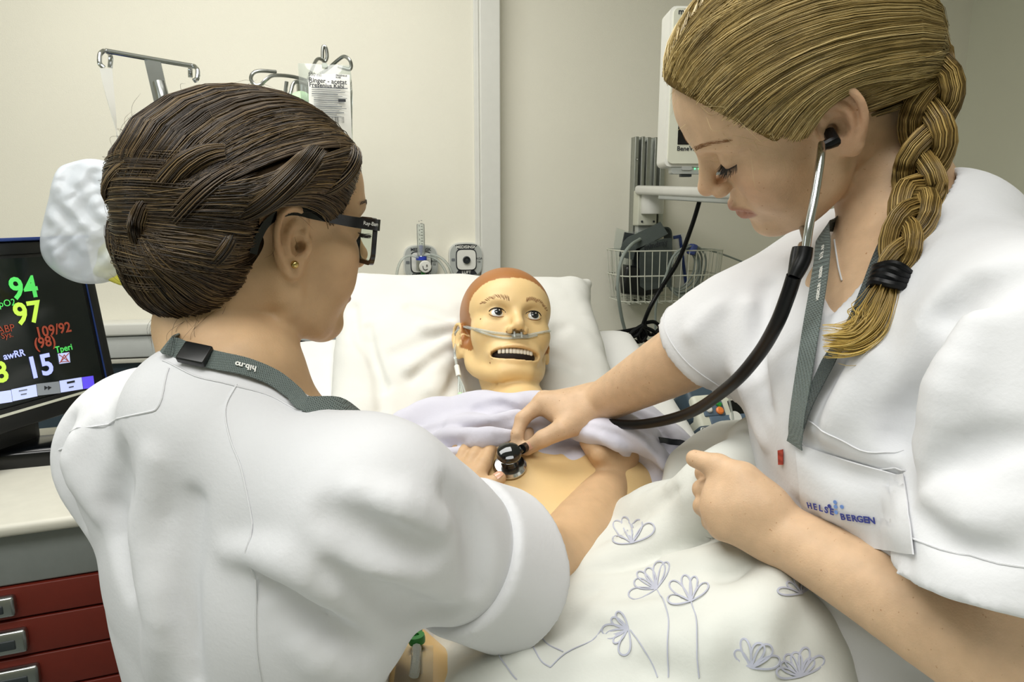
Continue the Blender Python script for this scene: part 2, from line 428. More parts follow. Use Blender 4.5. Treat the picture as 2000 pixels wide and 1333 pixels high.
    def near(s, p, mg=.04):
        lo, hi = p.min(0) - mg, p.max(0) + mg
        return [o for o in s.ops if np.all(o[1] <= hi) and np.all(o[2] >= lo)] or s.ops[:1]
    def ray(s, o, r, t0=0.2, t1=2.5, n=60):
        """first hit along rays o + t r (N rays)"""
        o = np.broadcast_to(o, r.shape); t = np.full(len(r), t0)
        ops = []
        for q in s.ops:
            c = (q[1] + q[2]) / 2 - o[0]; rad = np.linalg.norm(q[2] - q[1]) / 2 + .02
            if np.linalg.norm(c - (r @ c)[:, None] * r, axis=1).min() < rad: ops.append(q)
        if not ops: ops = s.ops[:1]
        for i in range(n):
            d = s.ev(o + t[:, None] * r, ops); t = t + np.clip(d * .92, -.02, .12)
            if np.abs(d).max() < 3e-4: break
        return o + t[:, None] * r
    def hit(s, px, d0=0.3):
        r = np.array([P(x, y, 1.0) - CAM for x, y in px]); r /= np.linalg.norm(r, axis=1)[:, None]
        p = s.ray(CAM, r, d0); s.ok = np.abs(s.ev(p)) < .004
        return p
    def hitv(s, px, d0=0.3, gap=.10):
        p = s.hit(px, d0); p = p[s.ok]
        if len(p) > 1:
            j = np.concatenate([[True], np.linalg.norm(np.diff(p, axis=0), axis=1) < gap]); cut = np.where(~j)[0]
            if len(cut): p = p[:cut[0]] if cut[0] >= len(p) / 2 else p[cut[0]:]
        return p
    def snap(s, p, off=0.0, n=3):
        p = np.array(p, float)
        for i in range(n): p = p - s.grad(p) * (s.ev(p, s.near(p)) - off)[:, None]
        return p
    def surf(s, res, smooth=1, lo=None, hi=None, B=20):
        adds = [o for o in s.ops if not o[4]]
        L = np.min([o[1] for o in adds], 0) if lo is None else np.asarray(lo, float)
        H = np.max([o[2] for o in adds], 0) if hi is None else np.asarray(hi, float)
        nb = np.ceil((H - L) / (res * B)).astype(int)
        N = nb * B + 3
        gi = np.stack(np.meshgrid(*[np.arange(B + 1)] * 3, indexing='ij'), -1).reshape(-1, 3)
        hb = res * B * 0.5; g27 = np.stack(np.meshgrid(*[[0, .5, 1]] * 3, indexing='ij'), -1).reshape(-1, 3)
        ids = []; vs = []; quads = []
        los = np.array([o[1] for o in s.ops]); his = np.array([o[2] for o in s.ops])
        offs = np.array([[0, 0, 0], [1, 0, 0], [0, 1, 0], [1, 1, 0], [0, 0, 1], [1, 0, 1], [0, 1, 1], [1, 1, 1]])
        edges = [(a, b) for a in range(8) for b in range(a + 1, 8) if bin(a ^ b).count('1') == 1]
        # candidate blocks from the primitives' boxes
        mask = np.zeros(nb, bool)
        for o in adds:
            i0 = np.maximum(np.floor((o[1] - L) / (res * B) - .1).astype(int), 0); i1 = np.minimum(np.ceil((o[2] - L) / (res * B) + .1).astype(int), nb)
            mask[i0[0]:i1[0], i0[1]:i1[1], i0[2]:i1[2]] = True
        for b in np.argwhere(mask):
            c0 = L + b * B * res; c1 = c0 + B * res
            sel = np.where(np.all(los <= c1 + 2 * res, 1) & np.all(his >= c0 - 2 * res, 1))[0]
            if not len(sel): continue
            ops = [s.ops[i] for i in sel]
            if all(o[4] for o in ops): continue
            dc = s.ev(c0 + g27 * (B * res), ops)
            if dc.min() > hb * 1.55 + .004 or dc.max() < -hb * 2.0 - .006: continue
            g = (gi + b * B); d = s.ev(L + g * res, ops).reshape((B + 1,) * 3)
            if d.min() > 0 or d.max() < 0: continue
            neg = d < 0
            cor = [neg[o_[0]:B + o_[0], o_[1]:B + o_[1], o_[2]:B + o_[2]] for o_ in offs]
            cnt = sum(c.astype(np.int8) for c in cor); act = np.argwhere((cnt > 0) & (cnt < 8))
            if len(act):
                dv = np.stack([d[act[:, 0] + o_[0], act[:, 1] + o_[1], act[:, 2] + o_[2]] for o_ in offs], 1)
                sm = np.zeros((len(act), 3)); ct = np.zeros(len(act))
                for a, e in edges:
                    cr = (dv[:, a] < 0) != (dv[:, e] < 0); den = dv[:, a] - dv[:, e]; t = np.where(cr, dv[:, a] / np.where(cr, den, 1), 0)
                    pt = offs[a] + t[:, None] * (offs[e] - offs[a]); sm += np.where(cr[:, None], pt, 0); ct += cr
                gc = act + b * B; vs.append(L + (gc + sm / ct[:, None]) * res); ids.append((gc[:, 0] * N[1] + gc[:, 1]) * N[2] + gc[:, 2])
            for ax in range(3):
                o_ = np.eye(3, dtype=int)[ax]; o1 = np.eye(3, dtype=int)[(ax + 1) % 3]; o2 = np.eye(3, dtype=int)[(ax + 2) % 3]
                A = neg[:B, :B, :B]; E_ = neg[o_[0]:B + o_[0], o_[1]:B + o_[1], o_[2]:B + o_[2]]
                for ed, flip in ((np.argwhere(A & ~E_), False), (np.argwhere(~A & E_), True)):
                    if not len(ed): continue
                    gg = ed + b * B; cs = [gg, gg - o1, gg - o1 - o2, gg - o2]
                    q = np.stack([(c[:, 0] * N[1] + c[:, 1]) * N[2] + c[:, 2] for c in cs], 1)
                    quads.append(q[:, ::-1] if flip else q)
        ids = np.concatenate(ids); vs = np.concatenate(vs); q = np.concatenate(quads)
        o = np.argsort(ids); ids = ids[o]; vs = vs[o]
        i = np.searchsorted(ids, q); i = np.minimum(i, len(ids) - 1); ok = np.all(ids[i] == q, 1); q = i[ok]
        for _ in range(smooth):
            e = np.concatenate([q[:, [0, 1]], q[:, [1, 2]], q[:, [2, 3]], q[:, [3, 0]]]); e = np.concatenate([e, e[:, ::-1]])
            n = np.bincount(e[:, 0], minlength=len(vs)) + 1e-9
            av = np.stack([np.bincount(e[:, 0], vs[e[:, 1], k], len(vs)) for k in range(3)], 1) / n[:, None]
            vs = vs * .5 + av * .5
        return vs, q
    def build(s, name, material, res, parent=None, smooth=1, colfn=None, **kw):
        v, q = s.surf(res, smooth, **kw)
        return mesh(name, v, q, material, parent, True, True, cols=None if colfn is None else colfn(v))
def rotax(ax, deg):
    return np.array(Matrix.Rotation(math.radians(deg), 3, ax))
def snoise(p, sc, seed=0):
    r = np.random.default_rng(seed); o = 0
    for i in range(5):
        k = r.normal(size=3); k *= sc * r.uniform(.6, 1.5) / np.linalg.norm(k); o = o + np.sin(p @ k + r.uniform(0, 6.28) + 1.1 * np.sin(p @ (k[[1, 2, 0]] * .7) + r.uniform(0, 6)))
    return o / 5
def ridge(p, sc, seed=0, st=(1, 1, 1)):
    """rounded folds with sharp valleys; st stretches the pattern along an axis"""
    return np.maximum(.42 - np.abs(snoise(p * np.array(st), sc, seed)) * 1.9, -.6)
# ------------------------------------------------------------------ the room
def struct(name, mb, m, smooth=False):
    return tag(mb.build(name, m, smooth=smooth), kind='structure')
UL, UR, ZC = -2.1, None, 2.72
uc = wallpix(1905, 170)[0]           # inner corner on the far right
def wbox(u0, u1, z0, z1, o0, o1):
    """box fixed to the head wall (wall coordinates)"""
    R = np.stack([UX, NW, [0, 0, 1]], 1)
    return wallpt((u0 + u1) / 2, (z0 + z1) / 2, (o0 + o1) / 2), (abs(u1 - u0) / 2, abs(o1 - o0) / 2, abs(z1 - z0) / 2), R
ut0 = wallpix(936, 300)[0]; ut1 = wallpix(979, 300, .03)[0]; utt = wallpix(926, 300)[0]
struct('wall_back', MB().box(*wbox(UL - .1, ut1, 0, ZC, -.12, 0)), 'wall_paint')
struct('wall_back_recess', MB().box(*wbox(ut1 - .01, uc + .1, 0, ZC, -.19, -.05)), 'wall_paint')
struct('trim_1', MB().box(*wbox(ut0, ut1, 0, ZC, -.06, .022), bev=.004).box(*wbox(utt, ut0, 0, ZC, -.02, .008), bev=.003), 'white_plastic')
DEPTH = 4.6
struct('wall_right', MB().box(*wbox(uc, uc + .12, 0, ZC, -.19, DEPTH)), 'wall_side_paint')
struct('wall_left', MB().box(*wbox(UL - .12, UL, 0, ZC, -.12, DEPTH)), 'wall_side_paint')
struct('wall_rear', MB().box(*wbox(UL - .12, uc + .12, 0, ZC, DEPTH, DEPTH + .12)), 'wall_side_paint')
struct('floor', MB().box(*wbox(UL - .12, uc + .12, -.1, 0, -.2, DEPTH + .12)), 'floor_vinyl')
struct('ceiling', MB().box(*wbox(UL - .12, uc + .12, ZC, ZC + .1, -.2, DEPTH + .12)), 'ceiling_paint')

def wthing(name, px, py, off, label, cat, group=None):
    """an Empty standing on the wall plane at a given offset; local x along the wall, -y into the room"""
    u, z = wallpix(px, py, off)
    return empty(name, wallpt(u, z, off), YAW, label, cat, group)
def lpix(o, px, py, off=0.0):
    """pixel -> local (x, z) on the plane y = -off of a thing"""
    m = np.array(pmat(o)); mi = np.linalg.inv(m)
    c = mi[:3, :3] @ CAM + mi[:3, 3]; r = mi[:3, :3] @ (P(px, py, 1.0) - CAM)
    t = (-off - c[1]) / r[1]; q = c + t * r
    return float(q[0]), float(q[2])

# ------------------------------------------------------------------ bed-head trunking with sockets
tk = wthing('bed_head_panel', 450, 690, 0.0, 'long pale grey electrical service panel on the wall behind the bed', 'service panel')
x0 = -1.35; x1 = lpix(tk, 925, 690)[0]
zt = lpix(tk, 280, 630, .07)[1]; z2 = lpix(tk, 280, 656, .07)[1]; zb = lpix(tk, 690, 684, .07)[1]; zb2 = lpix(tk, 690, 694, .07)[1]
cx = (x0 + x1) / 2; hx = (x1 - x0) / 2
MB().box((cx, -.035, (z2 + zb) / 2), (hx, .035, (z2 - zb) / 2 - .002), bev=.003).build('body', 'grey_panel', tk)
MB().box((cx, -.038, (zt + z2) / 2), (hx, .042, (zt - z2) / 2 - .001), bev=.006).build('top_rail', 'white_plastic', tk)
MB().box((cx, -.034, (zb + zb2) / 2), (hx, .034, (zb - zb2) / 2 - .0015), bev=.002).build('lower_strip', 'cart_cream', tk)
MB().box((cx, -.02, zb2 - .10), (hx, .02, .099)).build('under_panel_shade', 'device_slate', tk)  # dark strip standing in for the shadow on the wall under the panel
def socket(parent, px, py, wide):
    x, z = lpix(parent, px, py, .071)
    s_ = MB().prism(rrect(.076, .076, .006, 4, x, z), -.0715, -.079).build('socket', 'device_cream', parent)
    MB().lathe([(.0235, 0), (.0235, .004), (.0205, .005), (.0200, .001), (.0001, .001)], 28, frame((x, -.0785, z), (1, 0, 0), (0, 0, 1))).build('socket_ring', 'black_plastic', s_)
    return x, z
sx, sz = socket(tk, 690, 651, 1)
pl = wthing('power_plug', 690, 651, .08, 'pale plastic plug in the socket between the nurse and the pillow', 'plug')
MB().box((0, -.012, 0), (.016, .014, .015), bev=.006).box((-.010, -.02, -.010), (.012, .010, .013), rotax('Y', -40), bev=.005).build('plug_body', 'device_cream', pl)
rl = MB()
for i in range(5):
    q = np.array([-.020 - i * .0042, -.02, -.022 - i * .005]); rl.tube([q + (-.0075, 0, .006), q + (.0075, 0, -.006)], .0024, 6)
rl.build('strain_relief', 'cart_cream', pl)
MB().tube([(-.018, -.02, -.02), (-.040, -.021, -.046), (-.052, -.022, -.085), (-.050, -.02, -.2), (-.047, -.01, -.45)], .0035, 8, smooth=6).build('cord', 'cable_grey', pl)
ob = wthing('suction_connector', 661, 601, .085, 'orange soft plastic connector hanging beside the bed pillow', 'connector')
MB().lathe([(.004, .032), (.009, .028), (.0135, .012), (.0165, -.012), (.0175, -.022), (.0165, -.026), (.012, -.027)][::-1], 20).build('bulb', 'orange_plastic', ob)
MB().tube([(.0, 0, -.02), (.001, 0, -.12), (-.006, .0, -.30), (-.008, 0, -.5)], .0032, 8, smooth=4).build('tube', 'clear_tube', ob)
dr = wthing('drain_pole', 651, 690, .10, 'slim grey steel bed pole between the nurse chin and pillow', 'pole')
MB().box((0, 0, -.1), (.006, .004, .26), rotax('Y', -5), bev=.001).box((.012, .002, -.1), (.0035, .003, .26), rotax('Y', 4), bev=.001).build('bars', 'steel', dr)
cc = wthing('coiled_cord', 581, 700, .13, 'black coiled telephone style cord below the nurse jaw', 'cord')
tt = np.linspace(0, 1, 240)
MB().tube(np.stack([.020 * np.cos(tt * 2 * math.pi * 13) + .004 * np.sin(tt * 9), .014 * np.sin(tt * 2 * math.pi * 13), .07 - .34 * tt], 1), .0042, 6).build('coil', 'black_rubber', cc)
gt = wthing('green_tube', 579, 700, .165, 'green gas tube in front of the black coiled cord', 'tube')
MB().tube([(0, 0, .05), (.001, 0, -.05), (.0, .0, -.25)], .0042, 8, smooth=4).build('hose', 'green_plastic', gt)

# ------------------------------------------------------------------ gas outlets and flow meter
def squircle(w, h, e=3.4, n=40):
    a = np.arange(n) * 2 * math.pi / n
    return list(zip(w / 2 * np.sign(np.cos(a)) * np.abs(np.cos(a)) ** (2 / e), h / 2 * np.sign(np.sin(a)) * np.abs(np.sin(a)) ** (2 / e)))
def outlet(px, py, label, word, dark):
    o = wthing('gas_outlet', px, py, 0.0, label, 'gas outlet')
    W = .105
    MB().prism(squircle(W, W * 1.0), 0, -.024).build('housing', 'white_plastic', o)
    MB().prism(squircle(W * .94, W * .94), -.024, -.0285).build('faceplate', 'pale_grey', o)
    for sgn, wd in ((1, 'MEDISINSK'), (-1, word)):
        if dark:
            pts = [(-.034, .045), (.034, .045), (.024, .031), (-.024, .031)]
            arc = [(-.034 + .068 * i / 8, .0445 + .0030 * math.sin(math.pi * i / 8)) for i in range(9)]
            poly = [(a, sgn * b) for a, b in (arc + [(.024, .031), (-.024, .031)])]
            MB().prism(poly if sgn < 0 else poly[::-1], -.0285, -.0292).build('name_band', 'ink', o)
        text('lettering', wd, .0125 if sgn > 0 else .0125, 'white_print' if dark else 'ink', o, loc=(0, -.0294, sgn * .0385), bold=.0002)
    MB().prism(squircle(.064, .066, 5), -.0285, -.0305).build('inner_border', 'ink', o)
    MB().prism(squircle(.058, .060, 5), -.0305, -.034).build('inner_plate', 'label_white', o)
    MB().lathe([(.0115, 0), (.0115, .006), (.009, .007), (.007, .001), (.003, .001), (.0028, .006), (.0001, .006)], 24, frame((0, -.034, 0), (1, 0, 0), (0, 0, 1))).build('port', 'dark_grey', o)
    text('lettering', 'AGA', .0095, 'ink', o, loc=(.0405, -.0290, .003)); text('lettering', 'CE', .0075, 'ink', o, loc=(.0395, -.0290, -.007))
    MB().prism(rrect(.011, .009, .0015, 2, -.040, 0), -.0285, -.0290).build('lock_mark', 'ink_grey', o)
    return o
outlet(908, 507, 'medical air wall outlet with black name bands beside the trim', 'LUFT', True)
outlet(821, 512, 'medical oxygen wall outlet with plain grey faceplate behind the flow meter', 'OKSYGEN', False)
fm = wthing('flow_meter', 823, 508, .06, 'clear oxygen flow meter with blue band in the oxygen outlet', 'flow meter')
zt_ = lpix(fm, 820, 438)[1]; z0_ = lpix(fm, 823, 500)[1]
MB().lathe([(.0105, z0_), (.0115, z0_ + .004), (.0115, zt_ - .004), (.0105, zt_), (.0001, zt_)], 20).build('gauge_tube', 'clear_tube', fm)
sc_ = MB()
for i in range(9): sc_.box((0.002, -.0118, z0_ + .035 + i * .0085), (.0035 if i % 2 else .0022, .0004, .0006))
sc_.build('scale', 'ink', fm)
for i, n_ in enumerate('123456'): text('scale_number', n_, .006, 'ink', fm, loc=(-.005, -.0118, z0_ + .036 + i * .013))
MB().lathe([(.0015, z0_), (.003, z0_ + .006), (.0062, z0_ + .026), (.0062, z0_ + .03), (.0001, z0_ + .031)], 12).build('float', 'blue_band', fm)
MB().lathe([(.0145, z0_ - .045), (.0155, z0_ - .04), (.0155, z0_ - .008), (.013, z0_), (.0001, z0_)], 24).build('valve_body', 'steel', fm)
MB().lathe([(.0162, z0_ - .013), (.0162, z0_ - .002), (.0158, z0_ - .002), (.0001, z0_ - .002)], 24).build('blue_collar', 'blue_band', fm)
kx, kz = lpix(fm, 831, 522, .03)
MB().lathe([(.0165, 0), (.018, .002), (.018, .012), (.016, .015), (.0001, .016)], 28, frame((kx, -.016, kz), (1, 0, 0), (0, 0, 1))).build('knob', 'label_white', fm)
MB().tube([(kx - .008, -.0325, kz + .003), (kx - .006, -.0325, kz - .006), (kx, -.0325, kz - .009), (kx + .006, -.0325, kz - .006)], .0011, 6, smooth=4).build('knob_mark', 'ink', fm)
text('lettering', '8', .010, 'ink', fm, loc=(kx + .004, -.0325, kz + .003))
MB().tube([(0.004, 0, kz - .01), (.004, 0, kz - .05), (.004, .0, kz - .11)], .0065, 10).build('nipple', 'green_plastic', fm)
for i, pts in enumerate(([(802, 500), (785, 508), (776, 530), (775, 560), (776, 620)], [(838, 498), (862, 505), (880, 527), (888, 560), (890, 620)], [(838, 502), (858, 512), (872, 535), (878, 570), (880, 620)])):
    q = [];
    for a, b in [(820, 505)] + pts:
        x, z = lpix(fm, a, b, .01); q.append((x, -.01 + .004 * i, z))
    MB().tube(q, .0038, 8, smooth=6).build('oxygen_hose', 'clear_tube', fm)

# ------------------------------------------------------------------ drip stands with hooks
hg = empty('drip_pole', P(300, 150, 1.26), math.radians(14), 'chrome double hook drip pole carrying the white plastic bag', 'drip pole')
def lp(o, px, py, off=0.0):
    x, z = lpix(o, px, py, off); return (x, -off, z)
bar = [lp(hg, 232, 135), lp(hg, 216, 138, -.02), lp(hg, 216, 118, -.02), lp(hg, 214, 108, -.008)]
MB().tube([lp(hg, 215, 133, -.02), lp(hg, 216, 110, -.02), lp(hg, 206, 100, 0), lp(hg, 196, 106, .02), lp(hg, 195, 124, .03), lp(hg, 203, 133, .03)], .0042, 10, smooth=6).build('hook', 'chrome', hg)
MB().tube([lp(hg, 206, 100), lp(hg, 296, 116), lp(hg, 378, 130)], .0045, 10, smooth=3).build('crossbar', 'chrome', hg)
MB().tube([lp(hg, 372, 152, -.02), lp(hg, 372, 134, -.02), lp(hg, 378, 129, 0), lp(hg, 386, 138, .02), lp(hg, 385, 154, .03), lp(hg, 378, 159, .03)], .0042, 10, smooth=6).build('hook', 'chrome', hg)
a = np.array(lp(hg, 298, 118)); b = np.array(lp(hg, 318, 205)); e = np.array(lp(hg, 330, 300)); g = np.array([e[0] + .02, 0, -1.0])
MB().ribbon([a, b, e], [(0, -1, 0)] * 3, .027, .003).tube([(a + b) / 2 + (.003, -.004, 0), b + (.004, -.01, 0), e + (0, -.006, 0), g], .011, 12, smooth=5).build('post', 'steel', hg)

hs = empty('drip_stand', P(600, 185, 1.62), math.radians(12), 'steel four hook drip stand holding the infusion bag and green mask', 'drip stand')
MB().tube([lp(hs, 598, 172), (lp(hs, 598, 172)[0], 0, -.5), (lp(hs, 598, 172)[0] + .005, 0, -1.45)], .011, 14).build('pole', 'steel', hs)
MB().lathe([(.02, -.02), (.022, -.015), (.022, .012), (.016, .018), (.0001, .018)], 20, frame(lp(hs, 598, 175), (1, 0, 0), (0, 1, 0))).build('hub', 'steel', hs)
for pts in ([(600, 158, 0), (570, 150, .02), (535, 148, .05), (520, 156, .06), (509, 166, .06), (498, 167, .06), (490, 155, .06), (495, 143, .06), (510, 139, .05), (539, 141, .03)],
            [(602, 160, -.02), (608, 140, -.05), (618, 118, -.08), (627, 116, -.09), (634, 121, -.1), (639, 112, -.1), (637, 95, -.1), (632, 91, -.1), (630, 100, -.1), (630, 118, -.1)],
            [(605, 160, .0), (640, 135, .02), (660, 118, .04), (672, 111, .05), (682, 117, .06), (686, 128, .06), (683, 136, .06), (672, 134, .06), (660, 130, .06)],
            [(600, 165, .02), (580, 160, .05), (572, 166, .06), (568, 180, .07), (563, 193, .07), (558, 190, .07), (558, 176, .07), (560, 160, .07)]):
    MB().tube([lp(hs, *p) for p in pts], .0042, 10, smooth=5).build('hook', 'steel', hs)

# infusion bag
ib = empty('infusion_bag', P(640, 215, 1.52), math.radians(10), 'clear infusion fluid bag with printed label hanging on the drip stand', 'infusion bag')
gx, gz = [], []
tl, tr_, br_, bl_ = [np.array(lp(ib, *p)) for p in ((582, 124), (684, 128), (692, 300), (600, 290))]
n = 14; V = []; Fc = []
for side in (1, -1):
    for j in range(n + 1):
        for i in range(n + 1):
            s_, t_ = i / n, j / n
            q = (tl * (1 - s_) + tr_ * s_) * (1 - t_) + (bl_ * (1 - s_) + br_ * s_) * t_
            th = .022 * (math.sin(math.pi * s_) ** .6) * (math.sin(math.pi * min(1, max(0, t_ * 1.05 - .03))) ** .6) + .0015 * math.sin(9 * s_ + 5 * t_)
            V.append(q + np.array([.004 * math.sin(6 * t_) * (s_ - .5), -side * th, 0]))
    o_ = (0 if side == 1 else (n + 1) ** 2)
    for j in range(n):
        for i in range(n):
            a_ = o_ + j * (n + 1) + i; f = (a_, a_ + 1, a_ + n + 2, a_ + n + 1); Fc.append(f[::-1] if side == 1 else f)
mesh('bag_film', V, Fc, 'iv_film', ib, True)
def bagpt(px, py): return np.array(lp(ib, px, py, .028))
V = []; Fc = []
for j in range(7):
    for i in range(5):
        V.append(bagpt(600 + (682 - 600) * i / 4 + j * .9, 143 + (282 - 143) * j / 6) + np.array([0, .010 * (abs(i - 2) / 2) ** 2 + .010 * (abs(j - 3) / 3) ** 2, 0]))
for j in range(6):
    for i in range(4): V_ = j * 5 + i; Fc.append((V_, V_ + 5, V_ + 6, V_ + 1))
mesh('label', V, Fc, 'label_white', ib, True)
def btxt(body, px, py, size, bold=0.0): 
    q = bagpt(px, py) + np.array([0, -.0012, 0]); return text('lettering', body, size, 'ink', ib, loc=q, align='LEFT', bold=bold, ext=.0001, rz=2)
btxt('500 ml', 602, 146, .010); btxt('Ringer - acetat', 603, 157, .0135, .0003); btxt('Fresenius Kabi', 604, 166, .0125, .0003); btxt('FRESENIUS', 656, 148, .005, .0002); btxt('KABI', 656, 152, .005, .0002)
lines = MB()
for i, y in enumerate(list(range(172, 232, 4))):
    w = 70 - (i * 37 % 23); p0 = bagpt(609 + (i > 4) * 4, y); p1 = bagpt(609 + w, y + 1); lines.box((p0 + p1) / 2 + (0, -.001, 0), ((p1 - p0)[0] / 2, .0003, .0006 + .0004 * (i % 3 == 0)))
lines.build('small_print', 'ink_grey', ib)
bc = MB(); rr = random.Random(3)
x = 630
while x < 671:
    w = rr.choice((.5, .8, 1.3)); p0 = bagpt(x, 229); p1 = bagpt(x + w, 241); bc.box((p0 + p1) / 2 + (0, -.001, 0), (abs(p1 - p0)[0] / 2, .0003, abs(p1 - p0)[2] / 2)); x += w + rr.choice((.6, .9, 1.2))
bc.build('barcode', 'ink', ib)
q = bagpt(668, 197); MB().box(q + (0, -.001, 0), (.008, .0004, .003)).build('label_mark', 'ink', ib)
MB().prism(rrect(.012, .010, .004), -.002, .002, frame(lp(ib, 634, 128, .004), (1, 0, 0), (0, 1, 0))).build('hanger_loop', 'clear_tube', ib)

# green mask on the lower hook
gm = empty('oxygen_mask', P(578, 215, 1.55), 0.2, 'pale green oxygen mask hung on the drip stand hook', 'mask')
S = Sdf(); S.M = np.array(pmat(gm)); S.ell((0.005, 0, -.005), (.032, .022, .048), rotax('Y', 20)); S.ell((.004, .02, -.01), (.028, .022, .044), rotax('Y', 20), sub=True, k=.004)
S.build('cup', 'green_mask', .003, gm)
# white plastic bag with a yellow pack behind it, hanging from the left drip hook
pb = empty('plastic_bag', P(180, 430, 1.24), 0.25, 'crinkled white plastic bag hanging in front of the wall by its twisted strap', 'plastic bag')
out = [(145, 316), (118, 326), (106, 345), (95, 390), (85, 430), (78, 470), (82, 500), (100, 525), (130, 545), (165, 555), (205, 553), (235, 540), (240, 525), (246, 480), (262, 430), (258, 370), (235, 330), (200, 314), (170, 311)]
S2 = np.array([lp(pb, *p) for p in out]); S2 = spline(np.concatenate([S2, S2[:1]]), 5)[:-1]; cen = S2.mean(0); V = []; Fc = []; n = len(S2); m = 26
for side in (-1, 1):
    r_ = (1 - np.arange(m) / (m - 1) * .999)[:, None]; q = cen + (S2 - cen)[None] * r_[..., None]; X_, Z_ = q[..., 0], q[..., 2]
    cr = .0045 * np.sin(7.1 * X_ * 20 + 3 * np.sin(Z_ * 31)) * np.sin(Z_ * 47 + 1.3) + .007 * ridge(q.reshape(-1, 3), 55, 71 + side).reshape(m, n) + .0035 * ridge(q.reshape(-1, 3), 120, 75 + side).reshape(m, n)
    q[..., 1] += side * .030 * np.sqrt(np.maximum(0, 1 - r_ ** 2)) + cr * (1 - r_ ** 8); V.append(q.reshape(-1, 3))
    o_ = 0 if side == -1 else n * m
    for j in range(m - 1):
        for i in range(n):
            f = (o_ + j * n + i, o_ + j * n + (i + 1) % n, o_ + (j + 1) * n + (i + 1) % n, o_ + (j + 1) * n + i); Fc.append(f if side == 1 else f[::-1])
V = np.concatenate(V)
mesh('bag', V, Fc, 'bag_film', pb, True)
st = [(207, 134, -.0), (212, 170, 0), (219, 210, 0), (225, 245, 0), (229, 268, 0), (238, 300, 0), (230, 340, 0)]
SP = np.array([lp(pb, *p) for p in st]); SP = spline(SP, 5); k = len(SP); tw = np.linspace(0, 1, k)
MB().ribbon(SP, np.stack([.8 * np.sin(tw * 3.0), -np.cos(tw * 3.0), 0 * tw], 1), .020 - .013 * np.sin(np.minimum(tw * 1.25, 1) * math.pi / 2) + .03 * np.maximum(0, tw - .75), .001).build('strap', 'white_plastic', pb)
yp = empty('yellow_pack', P(255, 500, 1.27), 0.25, 'yellow wrapped pack half hidden behind the dark haired nurse and white bag', 'pack')
S = Sdf(); S.M = np.array(pmat(yp)); S.box((-.005, 0, .0), (.045, .014, .055), rotax('Y', 25), rd=.012); S.disp.append(lambda p, d: .0022 * np.sin(p[:, 2] * 140 + 3 * np.sin(p[:, 0] * 60)))
S.build('wrapper', 'yellow_pack', .004, yp)

# ------------------------------------------------------------------ simulator monitor on the left, on its trolley
sm_ = empty('vital_signs_monitor', P(205, 640, 1.39), math.radians(75.7), 'large black vital signs screen with coloured numbers at the left edge', 'monitor')
TL = rotax('X', -7)
def scr(px, py, off=.0):
    """pixel -> point on the tilted screen plane (local)"""
    m_ = np.array(pmat(sm_)); T = np.eye(4); T[:3, :3] = TL; mi = np.linalg.inv(m_ @ T)
    c = mi[:3, :3] @ CAM + mi[:3, 3]; r = mi[:3, :3] @ (P(px, py, 1.0) - CAM); t = (-off - c[1]) / r[1]; q = c + t * r
    return q
rE = scr(203, 640)[0]; zT = scr(60, 470)[2]; zB = scr(60, 833)[2]
Wm = .43; xm = rE - Wm / 2; zm = (zT + zB) / 2; hm = (zT - zB) / 2
def tl(mb): 
    mb.v = [v @ TL.T for v in mb.v]; return mb
tl(MB().box((xm, .028, zm), (Wm / 2, .026, hm), bev=.008)).build('casing', 'black_plastic', sm_)
zs1 = scr(60, 503)[2]; zs0 = scr(60, 783)[2]; xr = scr(184, 640)[0]
tl(MB().box((xm, .0012, (zT + zs1) / 2 + .002), (Wm / 2 - .002, .003, (zT - zs1) / 2 - .004), bev=.002)).build('bezel_top', 'black_plastic', sm_)
tl(MB().box((xm, .0005, zT + .002), (Wm / 2, .010, .003), bev=.001)).build('top_edge', 'navy_line', sm_)
tl(MB().box(((rE + xr) / 2 + .002, .0012, zm), ((rE - xr) / 2 - .002, .003, hm - .002), bev=.002)).build('bezel_side', 'black_plastic', sm_)
tl(MB().box((xr + .001, -.002, (zs0 + zs1) / 2), (.0012, .001, (zs1 - zs0) / 2))).build('bezel_line', 'navy_line', sm_)
tl(MB().box((xm, .0012, (zB + zs0) / 2), (Wm / 2 - .002, .003, (zs0 - zB) / 2 - .002), bev=.002)).build('bezel_bottom', 'black_plastic', sm_)
zl = scr(60, 797)[2]
tl(MB().box((xm, -.003, zl), (Wm / 2 - .004, .001, .0022))).build('trim_strip', 'wire_white', sm_)
tl(MB().box((xm - .01, .001, (zs0 + zs1) / 2), (Wm / 2 - .02, .002, (zs1 - zs0) / 2))).build('screen', 'screen_black', sm_)
def stext(body, px, py, size, m_, align='CENTER', bold=0.0):
    q = scr(px, py); q = TL @ np.array([q[0], -.0022, q[2]]); T = np.eye(4); T[:3, :3] = TL @ rotax('X', 90); T[:3, 3] = q
    return text('screen_text', body, size, m_, sm_, M=T, align=align, bold=bold, ext=.0001)
stext('94', 45, 565, .054, 'led_green', bold=.0014); stext('97', 53, 614, .054, 'led_lime', bold=.0014); stext('SpO2', 8, 594, .017, 'led_green', 'RIGHT' if False else 'CENTER')
stext('109/92', 103, 646, .027, 'led_red', bold=.0006); stext('(98)', 86, 670, .027, 'led_red', bold=.0006); stext('ABP', 10, 644, .018, 'led_red'); stext('Sys.', 12, 656, .015, 'led_red')
stext('awRR', 26, 694, .017, 'led_blue', bold=.0003); stext('Tperi', 123, 682, .017, 'led_green', bold=.0003)
stext('15', 77, 718, .054, 'led_blue', bold=.0014); stext('38', -14, 733, .050, 'led_lime', bold=.0014)
